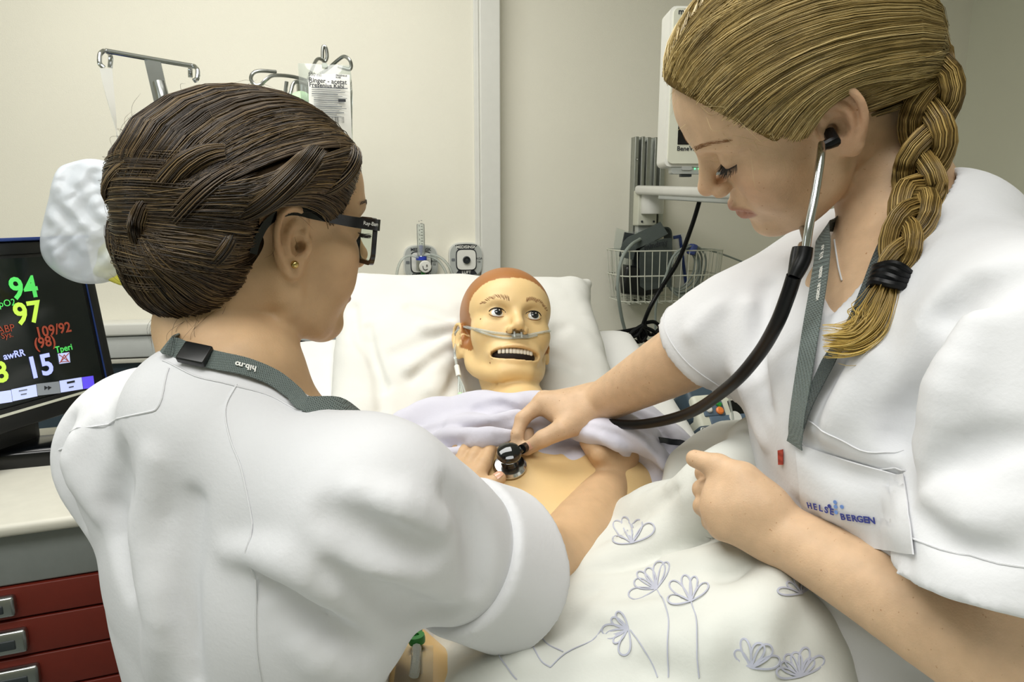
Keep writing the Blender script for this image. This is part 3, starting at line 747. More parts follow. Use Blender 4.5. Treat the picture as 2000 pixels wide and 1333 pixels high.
def squad(name, pxs, m_, off=.0022):
    q = np.array([TL @ np.array([scr(*p)[0], -off, scr(*p)[2]]) for p in pxs]); nn = TL @ np.array([0, -.0006, 0])
    return mesh(name, np.concatenate([q, q + nn]), [(0, 1, 2, 3), (7, 6, 5, 4), (0, 4, 5, 1), (1, 5, 6, 2), (2, 6, 7, 3), (3, 7, 4, 0)], m_, sm_)
squad('alarm_icon', [(111, 692), (133, 689), (135, 709), (114, 712)], 'screen_bar')
for p0, p1 in (((114, 710), (132, 691)), ((113, 694), (133, 708)), ((116, 708), (123, 694)), ((123, 694), (131, 707)), ((116, 708), (131, 707))):
    a, b = scr(*p0), scr(*p1); MB().tube([TL @ np.array([a[0], -.0030, a[2]]), TL @ np.array([b[0], -.0030, b[2]])], .0008, 6).build('icon_line', 'led_red', sm_)
for (xa, ya), (xb, yb), m_ in (((-60, 775), (19, 763), 'screen_bar'), ((20, 762), (68, 752), 'screen_bar'), ((69, 751), (113, 746), 'screen_bar_grey'), ((114, 745), (157, 738), 'screen_bar'), ((158, 738), (180, 735), 'screen_bar_violet')):
    squad('soft_key', [(xa, ya), (xb, yb), (xb + 3, yb + 23), (xa + 3, ya + 23)], m_)
for dx in (0, 7):
    squad('key_icon', [(84 + dx, 755), (91 + dx, 758), (84.2 + dx, 763), (84.1 + dx, 759)], 'ink', .003)
squad('key_icon', [(128, 747), (143, 744), (143.5, 748), (128.5, 751)], 'ink', .003); squad('key_icon', [(132, 757), (141, 755), (141.2, 757), (132.2, 759)], 'ink', .003)
squad('key_icon', [(34, 764), (50, 761), (50.2, 763), (34.2, 766)], 'ink_grey', .003); squad('key_icon', [(38, 771), (49, 769), (49.2, 771), (38.2, 773)], 'ink_grey', .003)
# stand of the monitor
m_ = np.array(pmat(sm_)); zcart = P(40, 1012, 1.12)[2]
MB().box((xm, .05, zB - .06 + .0), (.075, .03, .10), bev=.02).box((xm, .05, zcart - m_[2, 3] + .012), (.14, .12, .011), bev=.008).build('stand', 'black_plastic', sm_)
def pz(px, py, z):
    r = P(px, py, 1.0) - CAM; return CAM + r * ((z - CAM[2]) / r[2])
MB().box(pz(-25, 935, zcart + .016), (.17, .13, .014), rotax('Z', 18), bev=.010).build('base_plate', 'black_plastic', sm_, world=True)
MB().box(pz(10, 900, zcart + .05), (.10, .05, .03), rotax('Z', 18), bev=.012).build('base_unit', 'black_gloss', sm_, world=True)
mc = empty('cable_bundle', P(68, 885, 1.3), 0.3, 'thin dark cables at the foot of the black screen', 'cable')
MB().tube([lp(mc, 40, 862), lp(mc, 75, 862), lp(mc, 92, 868), lp(mc, 78, 885, .01), lp(mc, 60, 893, .02), lp(mc, 84, 905, .02)], .003, 8, smooth=6).build('cable', 'black_rubber', mc)

# trolley: yaw ~ 21 deg
ct = empty('equipment_trolley', (P(40, 1100, 1.02)[0], P(40, 1100, 1.02)[1], 0), math.radians(21), 'grey topped equipment trolley with red drawers under the black screen', 'trolley')
def cpx(px, py, off=0.0): return lpix(ct, px, py, off)
ztop = cpx(40, 1012, 0)[1]; ze = cpx(40, 1037)[1]; zg = cpx(40, 1142)[1]
dl = [cpx(60, 1204)[1], cpx(60, 1278)[1]]; dh = dl[0] - dl[1]
xr_ = .16; CW = .62; xc = xr_ - CW / 2; CD = .50
MB().box((xc, CD / 2 - .012, (ztop + ze) / 2), (CW / 2 + .012, CD / 2 + .012, (ztop - ze) / 2), bev=.008).build('top', 'cart_cream', ct)
MB().box((xc, CD / 2, (ze + zg) / 2), (CW / 2, CD / 2, (ze - zg) / 2), bev=.003).build('upper_case', 'cart_grey', ct)
MB().box((xc, CD / 2 + .012, (zg + .14) / 2), (CW / 2 - .004, CD / 2 - .012, (zg - .14) / 2)).build('carcass', 'dark_grey', ct)
z1 = zg - .002; zz = [zg] + dl
while zz[-1] - dh > .2: zz.append(zz[-1] - dh)
for i in range(len(zz) - 1):
    za, zb_ = zz[i] - .002, zz[i + 1] + .002
    dw = MB().box((xc, .006, (za + zb_) / 2), (CW / 2 - .004, .010, (za - zb_) / 2), bev=.002).build('drawer', 'red_laminate', ct)
    hxr = cpx(35 + i * 14, 1175)[0]; hz = (za + zb_) / 2; hh = (za - zb_) * .32
    hd = MB().box((hxr - .07, -.0095, hz), (.07, .0075, hh), bev=.005).build('handle', 'steel', dw)
    MB().box((hxr - .074, -.0165, hz - hh * .1), (.060, .0022, hh * .42), bev=.002).build('grip_recess', 'dark_grey', hd)
for sx_ in (-1, 1):
    for sy_ in (0.06, CD - .06):
        w_ = MB().lathe([(.0001, -.016), (.05, -.016), (.056, -.010), (.056, .010), (.05, .016), (.0001, .016)], 24, frame((xc + sx_ * (CW / 2 - .06), sy_, .056), (0, 1, 0), (0, 0, 1))).build('wheel', 'black_rubber', ct)
MB().box((xc, CD / 2, .125), (CW / 2 - .02, CD / 2 - .02, .02)).build('base_frame', 'cart_grey', ct)
# ------------------------------------------------------------------ wall rail with patient monitor on its arm
rl_ = wthing('wall_rail', 1260, 365, -.05, 'vertical ribbed aluminium mounting rail on the wall above the basket', 'wall rail')
xa = lpix(rl_, 1232, 300)[0]; xb = lpix(rl_, 1291, 300)[0]; za = lpix(rl_, 1260, 268, .03)[1]; zb = lpix(rl_, 1260, 452, .03)[1]; w = xb - xa
zc_, hz = (za + zb) / 2, (za - zb) / 2 + .12
zc_ -= .12
MB().box(((xa + xb) / 2, -.006, zc_), (w / 2, .006, hz), bev=.001).build('backplate', 'aluminium', rl_)
for f0, f1, d in ((0, .12, .03), (.20, .30, .034), (.42, .55, .02), (.66, .74, .026), (.84, 1, .03)):
    MB().box((xa + w * (f0 + f1) / 2, -d / 2 - .006, zc_), (w * (f1 - f0) / 2, d / 2, hz), bev=.0015).build('rib', 'aluminium', rl_)
for z_ in (za - .014, za - .07, zb + .05):
    MB().lathe([(.0055, 0), (.0055, .003), (.003, .0036), (.0001, .002)], 14, frame((xa + w * .37 if z_ == za - .014 else xa + w * .06, -.034 if z_ != za - .014 else -.01, z_), (1, 0, 0), (0, 0, 1))).build('screw', 'steel', rl_)

ma = wthing('monitor_arm', 1272, 400, .02, 'white plastic swivel arm carrying the patient monitor from the rail', 'arm')
x_, z_ = lpix(ma, 1273, 388, .05)
MB().lathe([(.034, -.036), (.036, -.032), (.036, .020), (.034, .024), (.0001, .024)], 28, frame((x_ + .004, -.045, z_ - .012), (1, 0, 0), (0, 1, 0))).build('joint', 'white_plastic', ma)
MB().box((x_ - .008, -.018, z_ - .03), (.032, .022, .055), bev=.004).build('bracket', 'device_cream', ma)
for dx in (-.028, .022): MB().lathe([(.0035, 0), (.0035, .002), (.0001, .002)], 10, frame((x_ - .004 + dx * .8, -.0405, z_ - .072), (1, 0, 0), (0, 0, 1))).build('bolt', 'dark_grey', ma)
MB().box((x_ - .006, -.010, z_ - .092), (.026, .014, .022), bev=.002).build('rail_clamp', 'pale_grey', ma)
q0 = np.array([x_ - .02, -.045, z_ + .028]); mon_c = P(1480, 378, 1.62); mi = np.array(pmat(ma).inverted()); q1 = mi[:3, :3] @ mon_c + mi[:3, 3]
d = q1 - q0; L = np.linalg.norm(d); ex = d / L; Rm = frame((0, 0, 0), ex, (0, 0, 1))[:3, :3]; Rm = np.stack([Rm[:, 0], -Rm[:, 2], Rm[:, 1]], 1)
MB().box(q0 + d / 2 + (0, 0, -.003), (L / 2 + .02, .030, .014), Rm, bev=.010).build('beam', 'white_plastic', ma)
MB().box(q0 + d * .6 + (0, 0, -.021), (L * .38, .024, .007), Rm, bev=.004).build('underside', 'pale_grey', ma)

pm = empty('patient_monitor', P(1300, 322, 1.5), math.radians(2), 'white wall mounted patient monitor partly hidden by the blond nurse head', 'monitor')
zt = lpix(pm, 1310, 12)[1]; zb = lpix(pm, 1310, 326)[1]; Wd = .40
MB().prism(rrect(Wd, zt - zb, .012, 4, Wd / 2 - .003, (zt + zb) / 2), .0, .07).build('casing', 'white_plastic', pm)
MB().prism(rrect(Wd - .012, zt - zb - .012, .010, 4, Wd / 2 - .003, (zt + zb) / 2), 0, -.008).build('front_frame', 'device_cream', pm)
xs, zs0 = lpix(pm, 1323, 283, .008); zs1 = lpix(pm, 1323, 32, .008)[1]
MB().box((xs + .175, -.0085, (zs0 + zs1) / 2), (.175, .0015, (zs1 - zs0) / 2), bev=.001).build('screen', 'black_gloss', pm)
text('lettering', 'BeneView T9', .0135, 'ink', pm, loc=(lpix(pm, 1322, 291, .009)[0], -.0087, lpix(pm, 1322, 291, .009)[1]), align='LEFT', bold=.0002)
text('lettering', 'mindray', .0165, 'ink', pm, loc=(lpix(pm, 1325, 22, .009)[0], -.0087, lpix(pm, 1325, 23, .009)[1]), align='LEFT', bold=.0003)
xk0, zk0 = lpix(pm, 1312, 340, .0); zk1 = lpix(pm, 1312, 322)[1]
MB().prism(rrect(.20, zk1 - zk0, .006, 4, xk0 + .10, (zk1 + zk0) / 2), .004, .03).build('lower_console', 'pale_grey', pm)
MB().prism(rrect(.023, .0075, .003, 3, xk0 + .033, (zk1 + zk0) / 2 + .002), .004, -.0005).build('power_button', 'grey_panel', pm)
for dx in (.052, .061): MB().lathe([(.0016, 0), (.0016, .001), (.0001, .0014)], 10, frame((xk0 + dx, .0035, (zk1 + zk0) / 2 + .001), (1, 0, 0), (0, 0, 1))).build('indicator', 'led_dot', pm)
MB().box((xk0 + .035, .016, zk0 - .003), (.012, .008, .003), bev=.001).build('latch', 'dark_grey', pm)

# wire basket
bk = wthing('wire_basket', 1285, 530, .09, 'white wire basket on the wall filled with cuff and cables', 'basket')
xl = lpix(bk, 1196, 500)[0]; xr = lpix(bk, 1392, 500)[0]; zt = lpix(bk, 1290, 488)[1]; zm_ = lpix(bk, 1290, 535)[1]; zb = lpix(bk, 1290, 583)[1]
def loop(z, ins, dy, n=6):
    w2 = (xr - xl) / 2 - ins; cxm = (xl + xr) / 2
    return [(cxm + a, -dy_ , z) for a, dy_ in [(x - 0, y) for x, y in rrect(2 * w2, .17 - 2 * ins, .035, n, 0, .005)]]
rims = MB()
for z_, ins in ((zt, 0), (zm_, .004), (zb, .010)): rims.tube(loop(z_, ins, 0), .0021 if z_ != zb else .0018, 8, closed=True)
rims.build('rim', 'wire_white', bk)
base = np.array(loop(0, 0, 0)); 
prm = spline(np.concatenate([base, base[:1]]), 4); ln = np.concatenate([[0], np.cumsum(np.linalg.norm(np.diff(prm, axis=0), axis=1))]); nw = 44
cxm = (xl + xr) / 2; cym = -.005
for i in range(nw):
    s_ = ln[-1] * i / nw; j = np.searchsorted(ln, s_) ; j = min(max(j, 1), len(ln) - 1); t_ = (s_ - ln[j - 1]) / (ln[j] - ln[j - 1] + 1e-9); q = prm[j - 1] * (1 - t_) + prm[j] * t_
    c_ = np.array([cxm, cym, 0]); inn = lambda k_: c_ + (q - c_) * (1 - k_)
    MB().tube([inn(0) + (0, 0, zt), inn(.03) + (0, 0, zm_), inn(.08) + (0, 0, zb + .006), inn(.11) + (0, 0, zb - .004), inn(.2) + (0, 0, zb - .006)], .0013, 6).build('wire', 'wire_white', bk)
for i in range(9):
    xx = xl + .03 + (xr - xl - .06) * i / 8
    MB().tube([(xx, -.085, zb - .006), (xx, .07, zb - .006)], .0013, 6).build('wire', 'wire_white', bk)

cf = wthing('blood_pressure_cuff', 1275, 505, .11, 'folded dark grey blood pressure cuff standing in the wire basket', 'cuff')
def cfp(px, py, off=0.0): return np.array([lpix(cf, px, py, off)[0], -off, lpix(cf, px, py, off)[1]])
# a folded flat band: outer panel with the lettering, and the rolled top
fold = spline(np.array([cfp(1262, 470, .0), cfp(1280, 455, .01), cfp(1300, 444, .01), cfp(1311, 450, -.0), cfp(1313, 470, -.01), cfp(1309, 500, -.01), cfp(1300, 560, .0)]), 6)
dep = np.array([0, .06, 0.012]); V = []; Fc = []; k = len(fold)
MB().put(np.concatenate([fold, fold + (0, .055, 0), fold + (-.004, .055, -.004), fold + (-.004, 0, -.004)]), [(a * k + i, a * k + i + 1, ((a + 1) % 4) * k + i + 1, ((a + 1) % 4) * k + i) for a in range(4) for i in range(k - 1)]).build('rolled_flap', 'cuff_grey', cf)
pan = [cfp(1252, 488, .035), cfp(1270, 474, .038), cfp(1300, 467, .035), cfp(1313, 466, .03), cfp(1312, 560, .03), cfp(1262, 568, .035), cfp(1250, 560, .03)]
pv = np.array(pan); MB().put(np.concatenate([pv, pv + (0, .012, 0)]), [tuple(range(7))[::-1], tuple(range(7, 14))] + [(i, (i + 1) % 7, 7 + (i + 1) % 7, 7 + i) for i in range(7)]).build('front_panel', 'cuff_grey', cf, auto=60)
band = spline(np.array([cfp(1222, 505, .02), cfp(1230, 480, .02), cfp(1250, 470, .02), cfp(1275, 458, .015), cfp(1296, 447, .01)]), 5)
MB().ribbon(band, [(0, -1, .5)] * len(band), .045, .006).build('inner_layer', 'cuff_grey', cf)
band2 = spline(np.array([cfp(1216, 470, .0), cfp(1236, 476, -.0), cfp(1246, 500, -.0), cfp(1250, 560, .0)]), 5)
MB().ribbon(band2, [(0.3, -1, .0)] * len(band2), .05, .006).build('rear_layer', 'dark_grey', cf)
q = cfp(1281, 479, .0395); text('lettering', 'mindray', .024, 'ink', cf, loc=q, bold=.0004, rz=-13)
pk = wthing('packet', 1232, 478, .07, 'clear plastic packet sticking up at the left of the basket', 'packet')
pv = np.array([[*lp(pk, *p)] for p in ((1205, 446), (1222, 452), (1255, 454), (1262, 470), (1240, 570), (1206, 560), (1200, 480))]); n = 7
MB().put(np.concatenate([pv, pv + (0, .006, 0)]), [tuple(range(n))[::-1], tuple(range(n, 2 * n))] + [(i, (i + 1) % n, n + (i + 1) % n, n + i) for i in range(n)]).build('film', 'clear_plastic', pk)
dk = wthing('probe_case', 1235, 545, .10, 'dark folded probe pouch at the bottom left of the basket', 'pouch')
MB().box((0, 0, -.005), (.042, .035, .045), rotax('Y', 8), bev=.012).box((.06, .005, -.02), (.035, .03, .03), rotax('Y', -12), bev=.010).build('pouch', 'black_plastic', dk)
lf = wthing('leaflet', 1330, 520, .075, 'white leaflet with a navy frame standing behind the grey cable coil', 'leaflet')
pv = np.array([lp(lf, *p) for p in ((1312, 462), (1337, 456), (1345, 560), (1318, 566))])
MB().put(np.concatenate([pv, pv + (0, .003, 0)]), [(3, 2, 1, 0), (4, 5, 6, 7), (0, 1, 5, 4), (1, 2, 6, 5), (2, 3, 7, 6), (3, 0, 4, 7)]).build('sheet', 'label_white', lf, smooth=False)
for a, b in (((1315, 465), (1330, 462)), ((1328, 463), (1340, 558))):
    MB().ribbon([np.array(lp(lf, *a, .002)), np.array(lp(lf, *b, .002))], [(0, -1, 0)] * 2, .010, .0006).build('frame_print', 'navy_line', lf, smooth=False)
cg = wthing('cable_coil', 1330, 525, .12, 'coil of grey monitor cable with a blue tie in the basket', 'cable')
for k in range(6):
    t_ = np.linspace(0, 2 * math.pi, 40)[:-1]; rr_ = .062 + .004 * k
    MB().tube(np.stack([rr_ * np.cos(t_) * .72 + .004 * k, -.006 * np.sin(t_ * 2 + k) - .006 * (k % 3), rr_ * np.sin(t_) - .004], 1) @ rotax('Y', 18).T, .0032, 8, closed=True).build('loop', 'cable_grey', cg)
q = np.array(lp(cg, 1352, 488, .01)); MB().box(q, (.010, .014, .017), rotax('Y', 20), bev=.005).build('tie', 'blue_tie', cg)
MB().tube([q, lp(cg, 1375, 488, .0), lp(cg, 1410, 497, -.02), lp(cg, 1470, 520, -.03)], .003, 8, smooth=4).build('tail', 'cable_grey', cg)
gh = wthing('cuff_hose', 1215, 550, .20, 'pale grey air hose draped over the left basket rim', 'hose')
MB().tube([lp(gh, 1250, 468, -.06), lp(gh, 1232, 480, -.02), lp(gh, 1215, 505, .0), lp(gh, 1207, 545, .005), lp(gh, 1208, 580, 0), lp(gh, 1214, 620, -.02), lp(gh, 1222, 655, -.04), lp(gh, 1230, 720, -.06)], .0052, 10, smooth=6).build('hose', 'cable_grey', gh)
gh2 = wthing('sensor_lead', 1290, 560, .19, 'thin grey sensor lead hanging down in front of the basket', 'lead')
MB().tube([lp(gh2, 1345, 478, .0), lp(gh2, 1316, 500, .0), lp(gh2, 1300, 540, .0), lp(gh2, 1287, 575, .0), lp(gh2, 1281, 600, -.01), lp(gh2, 1280, 640, -.02), lp(gh2, 1279, 720, -.03)], .0038, 8, smooth=6).build('lead', 'cable_grey', gh2)
bc_ = wthing('power_cable', 1260, 600, .24, 'thick black cable hanging from the monitor arm and coiled below the basket', 'cable')
MB().tube([lp(bc_, 1369, 384, .05), lp(bc_, 1352, 440, .04), lp(bc_, 1325, 510, .02), lp(bc_, 1290, 566, 0), lp(bc_, 1268, 605, 0), lp(bc_, 1254, 640, -.01)], .0064, 10, smooth=6).build('drop', 'black_rubber', bc_)
MB().tube([lp(bc_, 1255, 640, 0), lp(bc_, 1225, 647, 0), lp(bc_, 1190, 651, 0), lp(bc_, 1150, 649, 0), lp(bc_, 1090, 640, -.05)], .0058, 10, smooth=6).build('tail', 'black_rubber', bc_)
for k, (a, b, c, d_) in enumerate((((1258, 632), (1278, 630), (1288, 642), (1270, 655)), ((1252, 640), (1240, 650), (1232, 662), (1250, 668)), ((1258, 640), (1276, 648), (1284, 662), (1262, 668)), ((1252, 637), (1246, 655), (1252, 668), (1262, 655)), ((1256, 635), (1236, 648), (1228, 660), (1244, 655)))):
    MB().tube(spline(np.array([lp(bc_, *p, .012 * k - .02) for p in (a, b, c, d_, a)]), 8), .0058, 8).build('coil', 'black_rubber', bc_)

# ------------------------------------------------------------------ suction pump / device beside the bed
dv = empty('medical_pump', P(1400, 800, 1.42), math.radians(16), 'cream and slate medical pump with orange and green buttons beside the mattress', 'pump')
TD = rotax('X', -38)
def dpx(px, py, off=0.0):
    m_ = np.array(pmat(dv)); T = np.eye(4); T[:3, :3] = TD; mi = np.linalg.inv(m_ @ T); c = mi[:3, :3] @ CAM + mi[:3, 3]; r = mi[:3, :3] @ (P(px, py, 1.0) - CAM)
    t = (-off - c[1]) / r[1]; q = c + t * r; return q
def td(mb): mb.v = [v @ TD.T for v in mb.v]; return mb
def dbox(name, p0, p1, y0, y1, m_, bev=.004, par=None):
    a, b = dpx(*p0, -y0), dpx(*p1, -y0)
    return td(MB().box(((a[0] + b[0]) / 2, (y0 + y1) / 2, (a[2] + b[2]) / 2), (abs(b[0] - a[0]) / 2, abs(y1 - y0) / 2, abs(b[2] - a[2]) / 2), bev=bev)).build(name, m_, par or dv)
dbox('rear_housing', (1337, 755), (1520, 812), .012, .10, 'device_slate', .012)
dbox('face', (1350, 772), (1520, 828), .0, .05, 'device_cream', .010)
dbox('keypad', (1369, 786), (1419, 811), -.003, .002, 'device_blue', .003)
dbox('display', (1421, 783), (1470, 807), -.003, .002, 'black_gloss', .002)
dbox('name_strip', (1386, 814), (1500, 820), -.0025, .002, 'device_blue', .002)
dbox('lower_housing', (1366, 832), (1520, 850), -.004, .06, 'device_slate', .006)
for (px, py), r_, m_ in (((1406, 803), .0085, 'orange_button'), ((1404, 791), .0075, 'green_plastic'), ((1385, 801), .007, 'white_plastic')):
    q = dpx(px, py, .004); td(MB().lathe([(r_, 0), (r_, .003), (r_ * .7, .005), (.0001, .0052)], 16 if m_ != 'green_plastic' else 4, frame((q[0], -.003, q[2]), (1, 0, 0), (0, 0, 1)))).build('button', m_, dv)
q = dpx(1437, 816, .004); td(MB().lathe([(.014, 0), (.014, .001), (.0001, .001)], 20, frame((q[0], -.0027, q[2]), (1, 0, 0), (0, 0, .6)))).build('badge', 'white_plastic', dv)
T = np.eye(4); T[:3, :3] = TD @ rotax('X', 90)
for bd, p_, sz_, m_ in (('CC', (1378, 841), .016, 'white_print'), ('Atmo', (1378, 835), .006, 'ink_grey'), ('C II', (1404, 764), .012, 'white_print')):
    q = dpx(*p_, .006); T2 = T.copy(); T2[:3, 3] = TD @ np.array([q[0], -.0055 if bd != 'C II' else .009, q[2]]); text('lettering', bd, sz_, m_, dv, M=T2, bold=.0003)
MB().box((.06, .08, -.62), (.025, .025, .58)).build('column', 'pale_grey', dv)
MB().box((.06, .08, -1.17), (.20, .20, .02), bev=.01).build('foot', 'dark_grey', dv)
MB().tube([lp(dv, 1428, 735, -.12), lp(dv, 1425, 765, -.09), lp(dv, 1424, 800, -.08)], .010, 10).build('handle_post', 'steel', dv)
dt = empty('drain_tube', P(1424, 790, 1.33), 0, 'clear thin tube hanging in front of the medical pump', 'tube')
MB().tube([lp(dt, 1421, 765), lp(dt, 1426, 790), lp(dt, 1431, 815), lp(dt, 1436, 860)], .0022, 8, smooth=4).build('tube', 'clear_tube', dt)
# ------------------------------------------------------------------ anatomy helpers
def setM(S, M): S.M = np.array(M, float)
def headM(fwd, left, up, t, s=1.0):
    M = np.eye(4); M[:3, 0] = fwd; M[:3, 1] = left; M[:3, 2] = up
    u, _, v = np.linalg.svd(M[:3, :3]); M[:3, :3] = (u @ v) * s; M[:3, 3] = t
    return M
def ear(S, HM, side, flare=24, s=1.0, y0=.070, tilt=8, x0=0.0, z0=0.0):
    """outer ear; u runs backwards/outwards in the ear plane, v up, w outwards"""
    a = math.radians(flare); e1 = np.array([-math.cos(a), side * math.sin(a), 0]); t = math.radians(tilt)
    up = np.array([-math.sin(t), 0, math.cos(t)]); up = up - e1 * (e1 @ up); up /= np.linalg.norm(up)
    w = np.cross(up, e1) * 1.0
    if w[1] * side < 0: w = -w
    M = np.eye(4); M[:3, 0] = e1 * s; M[:3, 1] = up * s; M[:3, 2] = w * s; M[:3, 3] = (x0, side * y0, z0)
    old = S.M; S.M = HM @ M; hs_ = np.linalg.norm(HM[:3, 0]) * s
    r = lambda q: q * hs_
    def E(c, rr, k=.004, sub=False):
        # ellipsoid in ear axes (rows orthonormal after unit scaling)
        Mo = S.M; c_ = S.w(c); Rr = Mo[:3, :3] / np.linalg.norm(Mo[:3, 0]); S.M = np.eye(4); S.ell(c_, np.array(rr) * hs_, Rr, k=k, sub=sub); S.M = Mo
    E((.014, .004, -.0045), (.0165, .029, .0050), k=.006)
    E((.006, -.006, -.006), (.014, .02, .008), k=.008)
    S.tube([(.003, .005, .0005), (.000, .015, .002), (.005, .028, .003), (.016, .0335, .0035), (.0265, .027, .003), (.0305, .012, .002), (.0275, -.004, .001), (.020, -.016, -.001)], r(.0034), k=r(.0022), sm=3)
    S.tube([(.0085, .0235, .0), (.0165, .0160, .0012), (.0195, .005, .0016), (.0155, -.009, .001), (.009, -.0145, .001)], [r(.0026), r(.0033), r(.0033), r(.003), r(.0028)], k=r(.002), sm=3)
    S.tube([(.004, .0215, .0), (.010, .0170, .0008), (.0165, .0140, .0010)], r(.0022), k=r(.002), sm=2)
    E((.0080, -.001, .0025), (.0080, .0095, .0062), k=.002, sub=True)
    E((.0020, -.002, -.003), (.0045, .0052, .009), k=.0015, sub=True)
    S.tube([(-.004, .006, .000), (-.003, -.003, .0035), (.0015, -.010, .0025)], r(.0034), k=r(.003), sm=2)
    E((.010, -.0225, -.001), (.0085, .0095, .0045), k=.006)
    S.M = old
def finger(S, pts, r0, r1, k=.004):
    pts = np.asarray(pts, float); n = len(pts); rs = np.linspace(r0, r1, n)
    S.tube(pts, rs, k=k, sm=0)
    for i in range(1, n - 1): S.ball(pts[i], rs[i] * 1.04, k=.003)

# ------------------------------------------------------------------ the bed
bd = empty('hospital_bed', bed(-.04, .6, 0), YAW, 'hospital bed with raised backrest made up with a white sheet', 'bed')
def bvec(du, dv, dz): return du * UX + dv * NW + np.array([0, 0, dz])
A22 = math.radians(22); ca, sa = math.cos(A22), math.sin(A22)
RB = np.stack([UX, bvec(0, ca, -sa), bvec(0, sa, ca)], 1)      # u, down the backrest, normal
RF = np.stack([UX, NW, [0, 0, 1]], 1)
S = Sdf()
S.box(bed(-.04, .20, 1.247 - .405 * .20) - RB[:, 2] * .075, (.40, .50, .07), RB, rd=.035)
S.box(bed(-.04, 1.30, .93), (.40, .72, .07), RF, rd=.035, k=.05)
S.tube([bed(-.42, -.22, 1.31), bed(-.3, -.235, 1.325), bed(-.2, -.225, 1.33), bed(-.1, -.23, 1.33), bed(0.2, -.24, 1.33)], [.012, .012, .010, .012, .012], k=.03)
S.disp.append(lambda p, d: .0016 * snoise(p, 28, 3) + .001 * snoise(p, 60, 5))
S.build('mattress_sheet', 'linen_white', .016, bd, smooth=2)
MB().box(bed(-.04, .72, .78), (.41, 1.10, .04), RF, bev=.01).box(bed(-.04, .2, 1.02) - RB[:, 2] * .03, (.36, .45, .02), RB, bev=.01).build('bed_frame', 'pale_grey', bd, world=True)
for u_ in (-.36, .28):
    for v_ in (-.2, 1.65):
        MB().box(bed(u_, v_, .41), (.03, .03, .36), RF, bev=.006).build('leg', 'pale_grey', bd, world=True)
        MB().lathe([(.0001, -.018), (.045, -.018), (.05, -.01), (.05, .01), (.045, .018), (.0001, .018)], 20, frame(bed(u_, v_, .05), NW, (0, 0, 1))).build('caster', 'black_rubber', bd, world=True)

# ------------------------------------------------------------------ the training manikin
HMQ = headM([.238, -.867, .439], [.971, .209, -.113], [.006, .453, .892], [-.013, 1.251, 1.375])
NB = bed(0.005, .115, 1.262)
def T(u, s_, h): return NB + u * UX + RB[:, 1] * s_ + RB[:, 2] * h
S = Sdf(); setM(S, HMQ)
S.ell((-.012, 0, .050), (.104, .083, .085), k=.01)
S.ell((.030, 0, .045), (.062, .073, .062), k=.02)
S.ell((.036, 0, -.018), (.050, .067, .066), k=.02)
for sd in (-1, 1):
    S.ell((.050, sd * .046, -.010), (.026, .024, .024), k=.018)
    S.tube([(.000, sd * .058, -.030), (.008, sd * .057, -.058), (.045, sd * .042, -.080), (.072, sd * .022, -.086)], [.018, .018, .017, .016], k=.014)
    S.tube([(.084, sd * .012, .037), (.080, sd * .032, .041), (.066, sd * .052, .036)], [.0075, .0075, .006], k=.012)
S.ell((.036, 0, -.052), (.046, .050, .036), k=.014)
S.ell((.074, 0, -.083), (.020, .028, .018), k=.012)
S.ell((.070, 0, -.052), (.022, .046, .028), k=.014)
S.tube([(.082, 0, .032), (.091, 0, .014), (.102, 0, -.006)], [.0075, .0085, .0105], k=.010)
for sd in (-1, 1): S.ell((.095, sd * .0125, -.014), (.0105, .0075, .0075), k=.006)
for sd in (-1, 1):
    S.ell((.090, sd * .034, .019), (.017, .020, .0125), k=.010, sub=True)
    S.ball((.0695, sd * .033, .0195), .0165, k=.004)
    S.ell((.091, sd * .033, .0185), (.013, .0162, .0078), k=.002, sub=True)      # lid opening
    S.ell((.104, sd * .0065, -.0195), (.0065, .0036, .0052), k=.002, sub=True)   # nostril
S.tube([(.074, -.042, -.053), (.088, -.020, -.046), (.0945, 0, -.043), (.088, .020, -.046), (.074, .042, -.053)], [.003, .0048, .005, .0048, .003], k=.006)
S.tube([(.073, -.042, -.055), (.085, -.020, -.064), (.090, 0, -.0665), (.085, .020, -.064), (.073, .042, -.055)], [.003, .0052, .0058, .0052, .003], k=.006)
S.ell((.080, 0, -.0555), (.030, .0435, .0112), k=.003, sub=True)
for sd in (-1, 1): ear(S, HMQ, sd, flare=20, y0=.080, s=1.05, z0=-.012)
setM(S, np.eye(4))
nk = HMQ[:3, :3] @ np.array([-.032, 0, -.050]) + HMQ[:3, 3]; nk2 = nk * .30 + NB * .70
S.cone(nk, NB + RB[:, 1] * .02, .047, .053, k=.006)
S.cone(T(-.15, .115, -.01), T(.15, .115, -.01), .064, .064, k=.03)
S.ell(T(0, .27, 0), (.172, .25, .105), RB, k=.05)
S.ell(T(0, .50, -.01), (.160, .18, .100), RB, k=.06)
for sd in (-1, 1): S.ell(T(sd * .078, .22, .055), (.085, .085, .050), RB, k=.05)
fa0 = bed(-.265, .40, 1.10); fa1 = bed(-.200, .60, 1.118); fa2 = bed(-.165, .72, 1.10)
S.tube([T(-.20, .10, -.015), fa0, fa1, fa2, bed(-.15, .80, 1.08)], [.055, .043, .041, .033, .036], k=.03, sm=3)
S.tube([T(.20, .10, -.015), bed(.25, .40, 1.08), bed(.22, .52, 1.06)], [.055, .043, .040], k=.03, sm=3)
